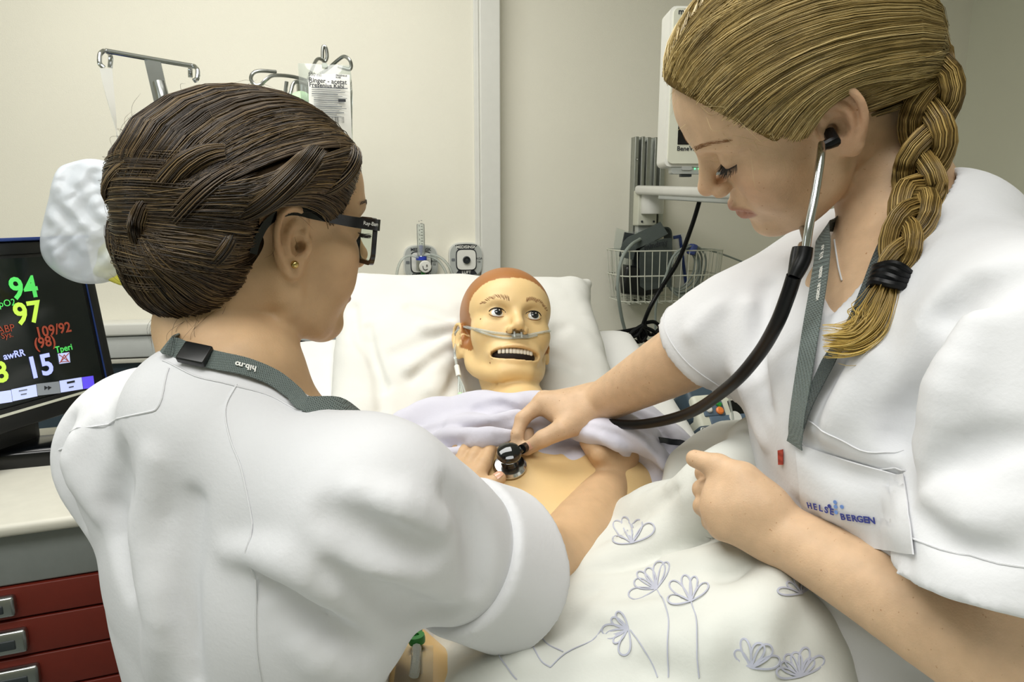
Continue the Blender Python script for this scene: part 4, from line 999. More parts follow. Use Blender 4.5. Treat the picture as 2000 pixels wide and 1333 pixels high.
# seam of the neck collar
nd = NB - nk; nd /= np.linalg.norm(nd); up_ = HMQ[:3, 0]
ring = []
cx_ = np.cross(nd, up_); cx_ /= np.linalg.norm(cx_); cy_ = np.cross(cx_, nd)
for i in range(25):
    a = 2 * math.pi * i / 24; ring.append(nk2 * 1.0 + .0515 * (math.cos(a) * cx_ + math.sin(a) * cy_) - nd * .006 * math.sin(a) * 0)
S.tube(ring, .0016, k=.0015, sub=True, sm=0)
MQ = S
def mqcol(v):
    q = (v - HMQ[:3, 3]) @ HMQ[:3, :3]; x, y, z = q.T; ay = np.abs(y)
    wob = .003 * np.sin(y * 90 + 1) + .002 * np.sin(z * 130)
    front = (z > .086 - 14 * np.maximum(ay - .026, 0) ** 2 + wob * .5) & (x > .02)          # forehead hairline
    side = (x < .052 - .30 * np.maximum(.075 - z, 0) + wob) & (z > .0)
    burn = (x < .030 + wob) & (x > .004 + .10 * np.minimum(z, 0)) & (z > -.036 + .6 * np.maximum(.018 - x, 0)) & (z <= .01) & (ay > .05)
    back = (x < -.02) & (z > -.05)
    hair = (front | side | burn | back) & (np.linalg.norm(q, axis=1) < .2) & (z > -.06)
    earz = (ay > .0835 ) & (z < .032) & (z > -.05) & (x > -.05)
    hair &= ~earz
    skin = np.array(lin('#dfc08a'))[:3]; hc = np.array(lin('#a06a38'))[:3]
    c = np.where(hair[:, None], hc, skin)
    lips = np.exp(-(((x - .088) / .02) ** 2 + (y / .04) ** 2 + ((z + .053) / .014) ** 2) * 1.5)
    c = c * (1 - .18 * lips[:, None] * np.array([.2, 1, .9])); 
    nos = (x > .088) & (z < -.012) & (z > -.026) & (ay < .012) & (ay > .002) & (np.sqrt(((ay - .0065) / .0042) ** 2 + ((z + .0195) / .0052) ** 2) < 1)
    c[nos & (x < .1035)] *= .35
    return c
mq = empty('training_manikin', bed(0, .3, 1.0), 0, 'life size male training manikin with open mouth lying in the bed', 'manikin')
S.build('body', 'vinyl_skin', .0030, mq, smooth=1, colfn=mqcol)
def hp(p): return HMQ[:3, :3] @ np.asarray(p, float) + HMQ[:3, 3]
def sphere(c, r, n=20, m=14, sq=(1, 1, 1), R=None):
    mb = MB(); prof = [(max(r * math.sin(math.pi * i / m), 1e-5), -r * math.cos(math.pi * i / m)) for i in range(m + 1)]
    M = np.eye(4); M[:3, :3] = (np.eye(3) if R is None else R) @ np.diag(sq); M[:3, 3] = c; mb.lathe(prof, n, M); return mb
gaze = HMQ[:3, :3] @ np.array([.95, .10, .12]); gaze /= np.linalg.norm(gaze); Gm = frame((0, 0, 0), np.cross(gaze, [0, 0, 1]), np.cross(gaze, np.cross(gaze, [0, 0, 1])))[:3, :3]
Gm = np.stack([Gm[:, 0], np.cross(gaze, Gm[:, 0]), gaze], 1)
for sd in (-1, 1):
    c = hp((.0705, sd * .033, .0192)); e_ = sphere(c, .0145).build('eye', 'eye_white', mq, world=True)
    MB().lathe([(.0074, .0128), (.0066, .0137), (.004, .0147), (.0001, .0152)], 20, np.vstack([np.c_[Gm, c], [0, 0, 0, 1]])).build('iris', 'eye_iris', e_, world=True)
    sphere(c + gaze * .0149 + HMQ[:3, 2] * .0018 + HMQ[:3, 1] * .0012, .0011, 8, 6).build('glint', 'label_white', e_, world=True)
for sd in (-1, 1):
    for zs, rr_, mt in ((1, .0011, 'lash'), (-1, .0007, 'brow_brown')):
        t_ = np.linspace(-1, 1, 13); q = np.stack([.0835 - .004 * t_ ** 2, sd * (.033 + .0158 * t_), .0187 + zs * .0080 * np.sqrt(1 - .92 * t_ ** 2)], 1)
        MB().tube(MQ.snap(q @ HMQ[:3, :3].T + HMQ[:3, 3], .0, 4), rr_, 6, smooth=3).build('eyelid_rim', mt, mq, world=True)
sphere(hp((.060, 0, -.056)), 1.0, 24, 14, (.028, .040, .018), HMQ[:3, :3]).build('mouth_lining', 'mouth_dark', mq, world=True)
for i in range(10):
    y = (i - 4.5) * .0062; x = .0865 - 9.0 * y * y
    MB().box(hp((x, y, -.0500)), (.0024, .0029 if abs(i - 4.5) > 1 else .0033, .0046), HMQ[:3, :3] @ rotax('Z', math.degrees(math.atan(-18 * y)) * -1), bev=.0014).build('tooth', 'teeth', mq, world=True)
# painted brows: short hair strokes lying on the skin
rg = np.random.default_rng(2)
for sd in (-1, 1):
    pts = []
    for i in range(34):
        t_ = i / 33; q = np.array([.088 - .02 * t_ ** 2, sd * (.013 + .042 * t_), .0365 + .010 * math.sin(math.pi * min(1, t_ * .75 + .1)) - .006 * t_ + rg.uniform(-.001, .002)])
        dr_ = np.array([0, sd * (.3 + .8 * t_), 1 - .8 * t_]); dr_ /= np.linalg.norm(dr_); pts.append((hp(q), hp(q + dr_ * .0062)))
    a_ = MQ.snap([p[0] for p in pts], .0002); b_ = MQ.snap([p[1] for p in pts], .0004); mb = MB()
    for p0, p1 in zip(a_, b_): mb.tube([p0, (p0 + p1) / 2, p1], [.0005, .00045, .00015], 4)
    mb.build('eyebrow', 'brow_brown', mq, world=True)
for q in ((.070, -.062, .010), (.092, -.022, -.020), (.072, -.044, -.070)):
    c = MQ.snap([hp(q)], 0)[0]; MB().lathe([(.0014, -.0005), (.0014, .0004), (.0001, .0005)], 8, frame(c, *[np.cross(HMQ[:3, 0], v_) for v_ in ((0, 0, 1), (1, 0, 0))])).build('sensor_pin', 'brow_brown', mq, world=True)

# nasal cannula
nc = empty('nasal_cannula', hp((.09, 0, -.03)), 0, 'clear nasal cannula tube across the manikin face and behind its ear', 'cannula')
def onskin(px, off): 
    p = MQ.hitv(px, .9); return MQ.snap(p, off)
l1 = onskin([(889, 650), (893, 642), (905, 641), (930, 644), (960, 650), (985, 654), (1005, 656)], .0024)
l2 = onskin([(1028, 655), (1045, 653), (1060, 650), (1072, 648)], .0024)
MB().tube(np.concatenate([l1, l2]), .0022, 8, smooth=4).build('face_tube', 'clear_tube', nc, world=True)
l3 = onskin([(905, 641), (935, 648), (965, 658), (990, 663), (1012, 662), (1030, 661), (1048, 656)], .0022)
MB().tube(l3, .0019, 8, smooth=4).build('lip_tube', 'clear_tube', nc, world=True)
MB().tube(onskin([(998, 656), (1012, 657), (1026, 656)], .003), .0036, 10, smooth=4).build('nose_piece', 'clear_tube', nc, world=True)
for sd in (-1, 1):
    a = hp((.100, sd * .0065, -.029)); b = hp((.098, sd * .0062, -.019)); MB().tube([a, b], .0018, 8).build('prong', 'clear_tube', nc, world=True)
e0 = l1[0]
MB().tube([l1[1], e0, e0 + (.0, -.004, -.02), P(888, 690, 1.19), P(893, 722, 1.17), P(899, 760, 1.14), P(903, 800, 1.10)], .0024, 8, smooth=5).build('down_tube', 'clear_tube', nc, world=True)
MB().tube([P(892, 716, 1.17), P(896, 736, 1.155)], .0045, 10).build('connector', 'white_plastic', nc, world=True)
for k, dx in enumerate((-4, 3, 8)): MB().tube([P(896, 736, 1.155), P(900 + dx, 765, 1.13), P(903 + dx * 1.4, 800, 1.10)], .0017, 6, smooth=4).build('branch', 'clear_tube', nc, world=True)
MB().tube([P(899, 770, 1.125), P(900, 795, 1.105)], .004, 10).build('green_joint', 'green_mask', nc, world=True)

# ------------------------------------------------------------------ pillow
A34 = math.radians(36)
RP = np.stack([UX, bvec(0, -math.cos(A34), math.sin(A34)), bvec(0, math.sin(A34), math.cos(A34))], 1) @ rotax('Z', -3)
PC = P(925, 700, 1.39)
S = Sdf()
S.box(PC, (.275, .225, .052), RP, rd=.050, k=.02)
S.ell(PC, (.25, .20, .085), RP, k=.04)
for a, b in ((-1, 1), (1, 1), (-1, -1), (1, -1)): S.cone(PC + RP @ np.array([a * .2, b * .15, 0]), PC + RP @ np.array([a * .285, b * .232, 0]), .04, .012, k=.04)
S.ell(hp((-.01, 0, .035)), (.112, .088, .10), HMQ[:3, :3], k=.05, sub=True)
S.cone(nk, NB, .075, .10, k=.05, sub=True)
# creases running from the head dent to the left
hc_ = hp((-.03, -.10, .02))
for (x0_, y0_), (x1_, y1_), r_ in (((800, 600), (880, 625), .010), ((770, 690), (885, 655), .012), ((800, 740), (880, 680), .010), ((835, 790), (890, 715), .012), ((860, 810), (892, 740), .010), ((1105, 640), (1080, 660), .008), ((1120, 720), (1075, 700), .010)):
    pp = S.hit([(x0_, y0_), ((x0_ + x1_) / 2, (y0_ + y1_) / 2 - 6), (x1_, y1_)], .9); S.tube(pp + RP[:, 2] * r_ * .35, [r_ * .4, r_ * .9, r_], k=.022, sub=True)
for pts_, r_ in (([(690, 600), (700, 660), (735, 720), (745, 800)], .006), ([(720, 640), (730, 700), (750, 760)], .005)):
    pp = S.hit(pts_, .9); S.tube(pp, r_, k=.018, sub=True)
for pts_, r_ in (([(830, 640), (865, 640), (885, 640)], .008), ([(800, 720), (850, 690), (885, 665)], .009), ([(845, 765), (880, 710)], .008)):
    pp = S.hit(pts_, .9); S.tube(pp, r_, k=.022)
S.disp.append(lambda p, d: .0022 * snoise(p, 30, 11) + .0034 * ridge(p, 22, 13) + .0010 * ridge(p, 60, 14))
pw = empty('pillow', PC - np.array([0, 0, .12]), 0, 'big white pillow behind the manikin head', 'pillow')
S.build('pillow_case', 'pillow_white', .0045, pw, smooth=2)

# ------------------------------------------------------------------ hospital gown bunched on the chest
G = Sdf()
G.cone(T(-.145, .170, -.012), T(.16, .145, .002), .062, .069, k=.03)
G.ell(T(0, .220, .004), (.178, .100, .110), RB, k=.03)
def onb(px, off, d0=.7):
    p = MQ.hit(px, d0); return MQ.snap(p, off)
def gpx(px, off, r, k=.018, sm=3): G.tube(onb(px, off), r, k=k, sm=sm)
gpx([(800, 852), (850, 838), (920, 826), (990, 822), (1060, 820), (1130, 826), (1200, 850), (1260, 880), (1300, 905)], .020, [.018, .022, .022, .020, .020, .020, .020, .020, .016], k=.025)
gpx([(815, 890), (870, 884), (930, 880), (980, 877), (1015, 868)], .018, [.014, .015, .014, .012, .008], k=.012)
gpx([(845, 915), (875, 908), (900, 902)], .014, [.014, .013, .009], k=.012)
G.tube([P(835, 892, .97), P(860, 905, .955), P(885, 915, .95)], [.016, .014, .010], k=.012)
gpx([(840, 862), (910, 853), (980, 847), (1050, 843), (1110, 846)], .010, [.014, .018, .018, .018, .014], k=.015)
# drape on the far side
G.tube([P(1150, 800, 1.02), P(1220, 815, 1.0), P(1285, 850, .98), P(1330, 890, .95)], [.03, .03, .028, .02], k=.04)
G.tube([P(1190, 850, .985), P(1260, 880, .97), P(1300, 920, .945), P(1290, 950, .93)], [.02, .024, .022, .015], k=.03)
G.tube([P(790, 855, 1.03), P(850, 838, 1.04), P(950, 828, 1.02)], [.025, .026, .022], k=.04)
G.tube([P(1100, 832, .96), P(1145, 840, .925), P(1200, 848, .905), P(1252, 868, .90), P(1292, 905, .905)], [.012, .017, .018, .018, .012], k=.020)
G.tube([P(1120, 815, .98), P(1190, 825, .95), P(1260, 850, .935)], [.02, .024, .022], k=.025)
G.cone(nk, NB + RB[:, 1] * .03, .060, .064, k=.006, sub=True)
for pts_, r_ in (([(860, 862), (930, 848), (1000, 846), (1040, 842)], .006), ([(880, 815), (960, 790), (1010, 800)], .005), ([(930, 800), (990, 812), (1030, 815)], .004), ([(1180, 800), (1240, 830), (1290, 880)], .006), ([(1150, 840), (1220, 862), (1270, 900)], .005), ([(1200, 790), (1260, 810), (1310, 850)], .005), ([(1230, 880), (1270, 910), (1290, 940)], .005)):
    pp = G.hitv(pts_, .7); n_ = len(pp)
    if n_ > 1: G.tube(pp, [r_ * .5] + [r_ * 1.3] * (n_ - 2) + [r_ * .5], k=.010, sub=True)
# open the front below the hem so the chest is bare
for pts_, r_ in (([(800, 848), (870, 836), (950, 824), (1010, 812)], .010), ([(840, 858), (900, 852), (960, 850), (1005, 846)], .010), ([(835, 875), (880, 884), (940, 880), (990, 872)], .008), ([(1140, 842), (1200, 868), (1240, 900)], .008), ([(1180, 790), (1250, 812), (1310, 850), (1335, 890)], .010), ([(1210, 835), (1270, 862), (1310, 900)], .009)):
    pp = G.hitv(pts_, .7); n_ = len(pp)
    if n_ > 1: G.tube(pp, [r_ * .4] + [r_] * (n_ - 2) + [r_ * .4], k=.007)
G.disp.append(lambda p, d: .0016 * snoise(p, 45, 21) + .0050 * ridge(p, 34, 23) + .0022 * ridge(p, 80, 24))
gw = G.build('gown', 'gown_cloth', .0036, mq, smooth=1)
gw['label'] = 'pale lilac hospital gown pulled up over the chest'
pp = G.snap(G.hit([(1284, 862), (1310, 862), (1332, 868), (1343, 880), (1349, 892)], .7), .0028)
MB().ribbon(spline(pp, 4), G.grad(spline(pp, 4)), .008, .0014).build('piping', 'navy_piping', gw, world=True)
pp = G.snap([NB + RB[:, 1] * .055 + .069 * (math.cos(a_) * UX + math.sin(a_) * RB[:, 2]) for a_ in np.radians(np.linspace(-10, 190, 16))], .0008, 5)
MB().tube(pp, .0017, 6, smooth=3).build('piping', 'navy_piping', gw, world=True)

# ------------------------------------------------------------------ duvet
D = Sdf()
D.ell(bed(-.02, .95, 1.02), (.36, .40, .10), RF, k=.06); D.ell(bed(-.04, 1.5, 1.0), (.40, .45, .12), RF, k=.08)
D.ell(P(1300, 1200, .765), (.17, .17, .085), RF @ rotax('Z', 35), k=.05)
D.ell(P(1440, 1225, .67), (.10, .13, .08), RF @ rotax('Z', 20), k=.04)
D.ell(P(1240, 1400, .66), (.20, .18, .09), RF, k=.06)
D.ell(P(1060, 1310, .77), (.13, .16, .075), RF @ rotax('Z', 20), k=.03)
D.tube([P(1100, 1185, .87), P(1180, 1150, .85), P(1290, 1120, .80), P(1390, 1085, .75), P(1470, 1050, .72), P(1520, 1020, .70)], [.045, .050, .050, .045, .040, .032], k=.016)
D.tube([P(1500, 900, .78), P(1398, 945, .715), P(1320, 1000, .775), P(1255, 1050, .85), P(1180, 1110, .895), P(1090, 1165, .905), P(1000, 1215, .90)], [.045, .030, .040, .048, .050, .048, .045], k=.010)
D.tube([P(1520, 900, .80), P(1430, 890, .86), P(1370, 930, .88)], [.05, .045, .04], k=.04)
D.tube([P(895, 1218, .80), P(950, 1232, .79), P(1010, 1222, .81), P(1060, 1185, .83)], [.020, .026, .026, .02], k=.006)
D.tube([P(888, 1262, .79), P(960, 1262, .79), P(1060, 1240, .82)], [.026, .032, .03], k=.010)
D.tube([P(893, 1318, .77), P(950, 1300, .76), P(1030, 1310, .75)], [.026, .034, .04], k=.012)
for pts_, r_ in (([(1480, 1010), (1400, 1040), (1300, 1070), (1200, 1105), (1130, 1130)], .010), ([(1480, 1092), (1430, 1125), (1390, 1130)], .010), ([(1480, 1092), (1470, 1120), (1490, 1190)], .007), ([(1440, 1120), (1370, 1100)], .006),
                 ([(1160, 1280), (1080, 1300), (1010, 1330)], .007), ([(870, 1250), (930, 1262), (1010, 1230)], .008), ([(1060, 1190), (1000, 1250), (960, 1300)], .006), ([(1180, 1140), (1100, 1200), (1040, 1270)], .007), ([(1130, 1000), (1250, 960), (1340, 910)], .004), ([(1200, 1060), (1290, 990), (1360, 940)], .005)):
    pp = D.hitv(pts_, .3); n_ = len(pp)
    if n_ > 1: D.tube(pp, [r_ * .4] + [r_ * 1.2] * (n_ - 2) + [r_ * .4], k=.014, sub=True)
for pts_, r_ in (([(1120, 1190), (1200, 1215), (1300, 1205), (1400, 1180)], .016), ([(1160, 1290), (1250, 1262), (1340, 1265), (1430, 1240)], .016), ([(1380, 1330), (1400, 1260), (1450, 1200)], .016), ([(1490, 955), (1420, 985), (1330, 1035), (1240, 1075), (1160, 1105)], .026), ([(1500, 1060), (1440, 1085), (1370, 1100), (1300, 1090)], .020), ([(1560, 1110), (1500, 1150), (1480, 1230), (1500, 1310)], .022), ([(900, 1240), (980, 1262), (1060, 1250)], .016), ([(900, 1320), (990, 1300), (1080, 1310), (1170, 1280)], .018), ([(1120, 1180), (1060, 1230), (1020, 1290)], .016)):
    pp = D.hitv(pts_, .3); n_ = len(pp)
    if n_ > 1: D.tube(pp - D.grad(pp) * r_ * .35, [r_ * .5] + [r_] * (n_ - 2) + [r_ * .5], k=.010)
D.disp.append(lambda p, d: .0022 * snoise(p, 26, 31) + .0095 * ridge(p, 17, 33) + .0040 * ridge(p, 38, 34))
du = empty('duvet', bed(.05, .9, .98), 0, 'puffy off white duvet printed with sketchy grey flowers', 'duvet')
D.build('cover', 'duvet_white', .006, du, smooth=2)
def flower(cx_, cy_, sc_, ang, n, seed, stem=None):
    rg = random.Random(seed); mb = MB()
    for i in range(n):
        a = math.radians(ang + (i - (n - 1) / 2) * 150 / n + rg.uniform(-6, 6)); L = sc_ * rg.uniform(.75, 1.1); wd = L * rg.uniform(.14, .24); pts_ = []
        for t_ in np.linspace(0, 1, 14):
            f_ = t_ * 2 if t_ < .5 else 2 - t_ * 2; sd_ = 1 if t_ < .5 else -1
            r_ = L * math.sin(f_ * math.pi / 2); w_ = wd * math.sin(f_ * math.pi) * sd_
            pts_.append((cx_ + r_ * math.cos(a) - w_ * math.sin(a), cy_ - r_ * math.sin(a) - w_ * math.cos(a)))
        p3 = D.snap(D.hit(pts_, .3), .0004); p3 = D.snap(spline(p3, 2), .0005, 2); mb.ribbon(p3, D.grad(p3), .0015, .0005)
    mb.build('flower_print', 'flower_print', du, world=True)
    if stem:
        p3 = D.snap(D.hitv(stem, .3), .0003); q = D.snap(spline(p3, 8), .0005, 2); MB().ribbon(q, D.grad(q), .0010, .0004).build('stem_print', 'flower_print', du, world=True)
flower(1235, 1062, 52, 105, 5, 1); flower(1283, 1152, 52, 125, 6, 2, [(1283, 1152), (1300, 1185), (1305, 1240), (1306, 1325)]); flower(1350, 1176, 50, 110, 5, 3, [(1350, 1176), (1362, 1230), (1366, 1325)])
flower(1228, 1230, 50, 190, 6, 4, [(1232, 1232), (1255, 1265), (1285, 1325)]); flower(1468, 1305, 55, 75, 5, 5); flower(1562, 1322, 56, 100, 7, 6); flower(1565, 1160, 45, 115, 5, 7)
for st in ([(1030, 1215), (1035, 1250), (1055, 1290), (1075, 1305)], [(1075, 1305), (1110, 1275), (1180, 1225)], [(968, 1262), (980, 1290), (1010, 1328)], [(1040, 1215), (1060, 1250), (1100, 1275)]):
    p3 = D.snap(D.hitv(st, .3), .0003); q = D.snap(spline(p3, 8), .0005, 2); MB().ribbon(q, D.grad(q), .0010, .0004).build('stem_print', 'flower_print', du, world=True)

# intravenous line taped to the manikin's arm
iv = empty('intravenous_port', fa1 + np.array([0, 0, .04]), 0, 'green capped intravenous port taped to the manikin forearm', 'intravenous port')
c = MQ.snap(MQ.hit([(816, 1266)], .4), .010)[0]; nv = MQ.grad(c[None])[0]
MB().lathe([(.0085, -.004), (.009, 0), (.0085, .004), (.003, .0045), (.0028, .002), (.0001, .002)], 18, frame(c, np.cross(nv, [1, 0, 0]), np.cross(nv, np.cross(nv, [1, 0, 0])))).build('cap', 'green_plastic', iv, world=True)
MB().tube(MQ.snap(MQ.hit([(818, 1250), (816, 1266)], .4), .010), .0032, 8).build('cap_stem', 'green_plastic', iv, world=True)
def tape(name, quad, m_):
    a, b, c_, d_ = [np.array(q, float) for q in quad]; n = 6; px = [tuple((a * (1 - i / n) + b * (i / n)) * (1 - j / n) + (d_ * (1 - i / n) + c_ * (i / n)) * (j / n)) for j in range(n + 1) for i in range(n + 1)]
    h_ = MQ.hit(px, .4); ok_ = MQ.ok
    if not ok_.all():
        if not ok_.any(): return
        gi_ = np.where(ok_)[0]; pa = np.array(px); h_ = np.array([h_[i] if ok_[i] else h_[gi_[np.argmin(((pa[gi_] - pa[i]) ** 2).sum(1))]] for i in range(len(px))])
    p3 = MQ.snap(h_, .0012); mesh(name, p3, [(j * (n + 1) + i, (j + 1) * (n + 1) + i, (j + 1) * (n + 1) + i + 1, j * (n + 1) + i + 1) for j in range(n) for i in range(n)], m_, iv, True, True)
tape('tape', ((808, 1218), (826, 1218), (822, 1262), (804, 1262)), 'clear_plastic'); tape('tape', ((778, 1262), (846, 1264), (846, 1345), (770, 1345)), 'clear_plastic'); tape('tape', ((804, 1262), (826, 1262), (826, 1320), (802, 1320)), 'clear_plastic')
MB().tube(MQ.snap(MQ.hit([(816, 1276), (816, 1303), (814, 1328)], .4), .006), .005, 8, smooth=3).build('tube', 'clear_tube', iv, world=True)
# ------------------------------------------------------------------ people
def nose_lips_eyes(S, closed=True):
    S.tube([(.083, 0, .030), (.092, 0, .012), (.101, 0, -.006)], [.0062, .0072, .0088], k=.010)
    S.ball((.1035, 0, -.0085), .0075, k=.006)
    for sd in (-1, 1):
        S.ell((.093, sd * .0115, -.0150), (.0100, .0062, .0068), k=.005)
        S.ell((.100, sd * .0055, -.0200), (.005, .0028, .004), k=.002, sub=True)
    S.tube([(.079, -.023, -.047), (.091, -.009, -.0415), (.0935, 0, -.0425), (.091, .009, -.0415), (.079, .023, -.047)], [.0018, .0034, .0038, .0034, .0018], k=.005)
    S.tube([(.078, -.023, -.048), (.088, -.011, -.0535), (.0905, 0, -.0545), (.088, .011, -.0535), (.078, .023, -.048)], [.0016, .0031, .0036, .0031, .0016], k=.005)
    S.tube([(.081, -.022, -.0475), (.095, -.008, -.0473), (.099, 0, -.0478), (.095, .008, -.0473), (.081, .022, -.0475)], .0012, k=.002, sub=True)
    for sd in (-1, 1):
        S.ell((.090, sd * .033, .017), (.016, .019, .0115), k=.012, sub=True)
        S.ball((.0690, sd * .0315, .0180), .0140, k=.005)
        S.tube([(.076, sd * .046, .0155), (.0825, sd * .036, .0118), (.0825, sd * .026, .0125), (.078, sd * .018, .0155)], .0011, k=.0016, sub=True)   # lid line
def female_head(S, M, flare=26, es=1.06, ex=0.0):
    setM(S, M)
    S.ell((-.008, 0, .052), (.097, .075, .077), k=.01)
    S.ell((.030, 0, .048), (.057, .064, .056), k=.02)
    S.ell((.036, 0, -.012), (.047, .056, .062), k=.02)
    for sd in (-1, 1):
        S.ell((.050, sd * .040, -.010), (.027, .022, .024), k=.018)
        S.ell((.055, sd * .034, -.036), (.022, .018, .020), k=.018)
        S.tube([(.000, sd * .052, -.026), (.010, sd * .049, -.056), (.042, sd * .030, -.076), (.062, sd * .010, -.082)], [.014, .014, .014, .014], k=.02)
        S.tube([(.083, sd * .010, .036), (.079, sd * .030, .040), (.064, sd * .049, .034)], [.0065, .0065, .005], k=.012)
    S.ell((.034, 0, -.050), (.044, .044, .038), k=.02)
    S.ell((.070, 0, -.080), (.0175, .019, .015), k=.012)
    S.ell((.0715, 0, -.046), (.018, .026, .024), k=.012)
    nose_lips_eyes(S)
    for sd in (-1, 1): ear(S, M, sd, flare=flare, y0=.068, s=es, x0=ex)
    setM(S, np.eye(4))
def skin_cols(M, base, lip, blush):
    base = np.array(lin(base))[:3]; lip = np.array(lin(lip))[:3]; bl = np.array(lin(blush))[:3]
    def f(v):
        q = (v - M[:3, 3]) @ M[:3, :3]; x, y, z = q.T; c = np.tile(base, (len(v), 1))
        def mix(w, col): 
            nonlocal c; c = c * (1 - w[:, None]) + col * w[:, None]
        mix(.45 * np.exp(-(((x - .07) / .03) ** 2 + ((np.abs(y) - .042) / .022) ** 2 + ((z + .015) / .025) ** 2)), bl)
        mix(.35 * np.exp(-(((x - .105) / .015) ** 2 + (y / .015) ** 2 + ((z + .01) / .012) ** 2)), bl)
        er = np.exp(-(((x + .012) / .03) ** 2 + ((np.abs(y) - .082) / .013) ** 2 + ((z - .002) / .04) ** 2)); mix(.5 * er, bl)
        lipd = np.maximum(np.abs(z + .0485) - (.0088 - 9.0 * y * y), 0) + np.maximum(.079 - x, 0) + np.maximum(np.abs(y) - .025, 0)
        mix(np.clip(1 - lipd / .003, 0, 1) * .7, lip)
        return c
    return f
def strands(name, paths, rad, cols, parent, material='hair_vcol', sides=3, tip=.35):
    """paths (N,M,3); thin tapered tubes joined in one hair mesh"""
    paths = np.asarray(paths); N, Mn, _ = paths.shape
    rad = np.broadcast_to(np.asarray(rad, float), (N,)); tg = np.gradient(paths, axis=1); tg /= np.linalg.norm(tg, axis=2, keepdims=True) + 1e-12
    ref = np.where(np.abs(tg[:, :1, 2:3]) < .9, np.array([0, 0, 1.0]), np.array([1.0, 0, 0])); u = np.cross(tg, np.broadcast_to(ref, tg.shape)); u /= np.linalg.norm(u, axis=2, keepdims=True) + 1e-12; w = np.cross(tg, u)
    tap = np.interp(np.linspace(0, 1, Mn), [0, .08, .7, 1], [.7, 1, 1, tip]); r = rad[:, None] * tap[None]
    vs = []
    for k in range(sides):
        a = 2 * math.pi * k / sides; vs.append(paths + r[..., None] * (math.cos(a) * u + math.sin(a) * w))
    V = np.stack(vs, 2).reshape(-1, 3); idx = np.arange(N * Mn * sides).reshape(N, Mn, sides); F = []
    for k in range(sides):
        k2 = (k + 1) % sides; F.append(np.stack([idx[:, :-1, k], idx[:, :-1, k2], idx[:, 1:, k2], idx[:, 1:, k]], -1).reshape(-1, 4))
    C = np.repeat(np.asarray(cols)[:, None, :], Mn * sides, 1).reshape(-1, 3) if np.asarray(cols).ndim == 2 else np.repeat(np.asarray(cols)[:, :, None, :], sides, 2).reshape(-1, 3)
    return tag(mesh(name, V, np.concatenate(F), material, parent, True, True, cols=C), kind='stuff')
def haircol(n, base, hi, lo, rg):
    b, h, l = [np.array(lin(c))[:3] for c in (base, hi, lo)]; t = rg.beta(1.6, 1.6, n)[:, None] * 2 - 1
    return np.where(t > 0, b + (h - b) * t, b + (l - b) * -t)
def radial(Sd, c, dirs, r0=.05, r1=.22):
    """distance from c to the surface of Sd along unit dirs (outermost crossing)"""
    t = np.full(len(dirs), r1)
    for i in range(40):
        d = Sd.ev(c + dirs * t[:, None]); t = t - np.clip(d, -.01, .03) * .9
        if np.abs(d).max() < 2e-4: break
    return np.clip(t, r0, r1)
def unit(v): return v / (np.linalg.norm(v, axis=-1, keepdims=True) + 1e-12)
def nails(S, tip, nrm, along, w, l, name, parent):
    """small nail plate on a finger tip"""
    n = 5; px = []; al = unit(np.asarray(along)); sd = unit(np.cross(al, nrm))
    for j in range(n):
        for i in range(n):
            a = (i / (n - 1) - .5) * 2; b = (j / (n - 1) - .5) * 2
            px.append(tip + sd * a * w * (1 - .12 * max(b, 0) ** 2) + al * b * l * (1 - .25 * a * a * (b > 0)))
    p3 = S.snap(px, .0006, 4)
    return mesh(name, p3, [(j * n + i, j * n + i + 1, (j + 1) * n + i + 1, (j + 1) * n + i) for j in range(n - 1) for i in range(n - 1)], 'nail', parent, True, True)

# ================================================================== the blond nurse
HR = headM([-.772, .18, -.61], [.057, -.936, -.348], [-.633, -.304, .712], [.269, .677, 1.695])
def hr(p): return np.asarray(p, float) @ HR[:3, :3].T + HR[:3, 3]
C7R = np.array([.405, .655, 1.575]); SLR = np.array([.372, .478, 1.515]); SRR = np.array([.385, .79, 1.535])
ELR = P(2085, 1358, .47); WLR = P(1520, 1040, .615)
ERR = P(1415, 655, .77); WRR = P(1165, 792, .945)
S = Sdf(); female_head(S, HR)
S.tube([hr((-.022, 0, -.03)), hr((-.045, 0, -.085)), C7R + (-.02, 0, -.01)], [.052, .050, .058], k=.02, sm=2)
S.ell((.365, .645, 1.455), (.098, .150, .125), k=.05)
S.cone(SLR + (.0, .03, -.04), SRR + (0, -.03, -.04), .04, .04, k=.03)
S.tube([SLR, SLR * .4 + ELR * .6, ELR], [.05, .045, .043], k=.03, sm=2)
S.tube([ELR, ELR * .72 + WLR * .28, ELR * .35 + WLR * .65, WLR], [.0415, .0410, .0325, .0270], k=.02, sm=3)
S.tube([SRR, SRR * .5 + ERR * .5, ERR], [.05, .045, .042], k=.03, sm=2)
S.tube([ERR, ERR * .7 + WRR * .3, ERR * .3 + WRR * .7, WRR], [.041, .041, .033, .0275], k=.02, sm=3)
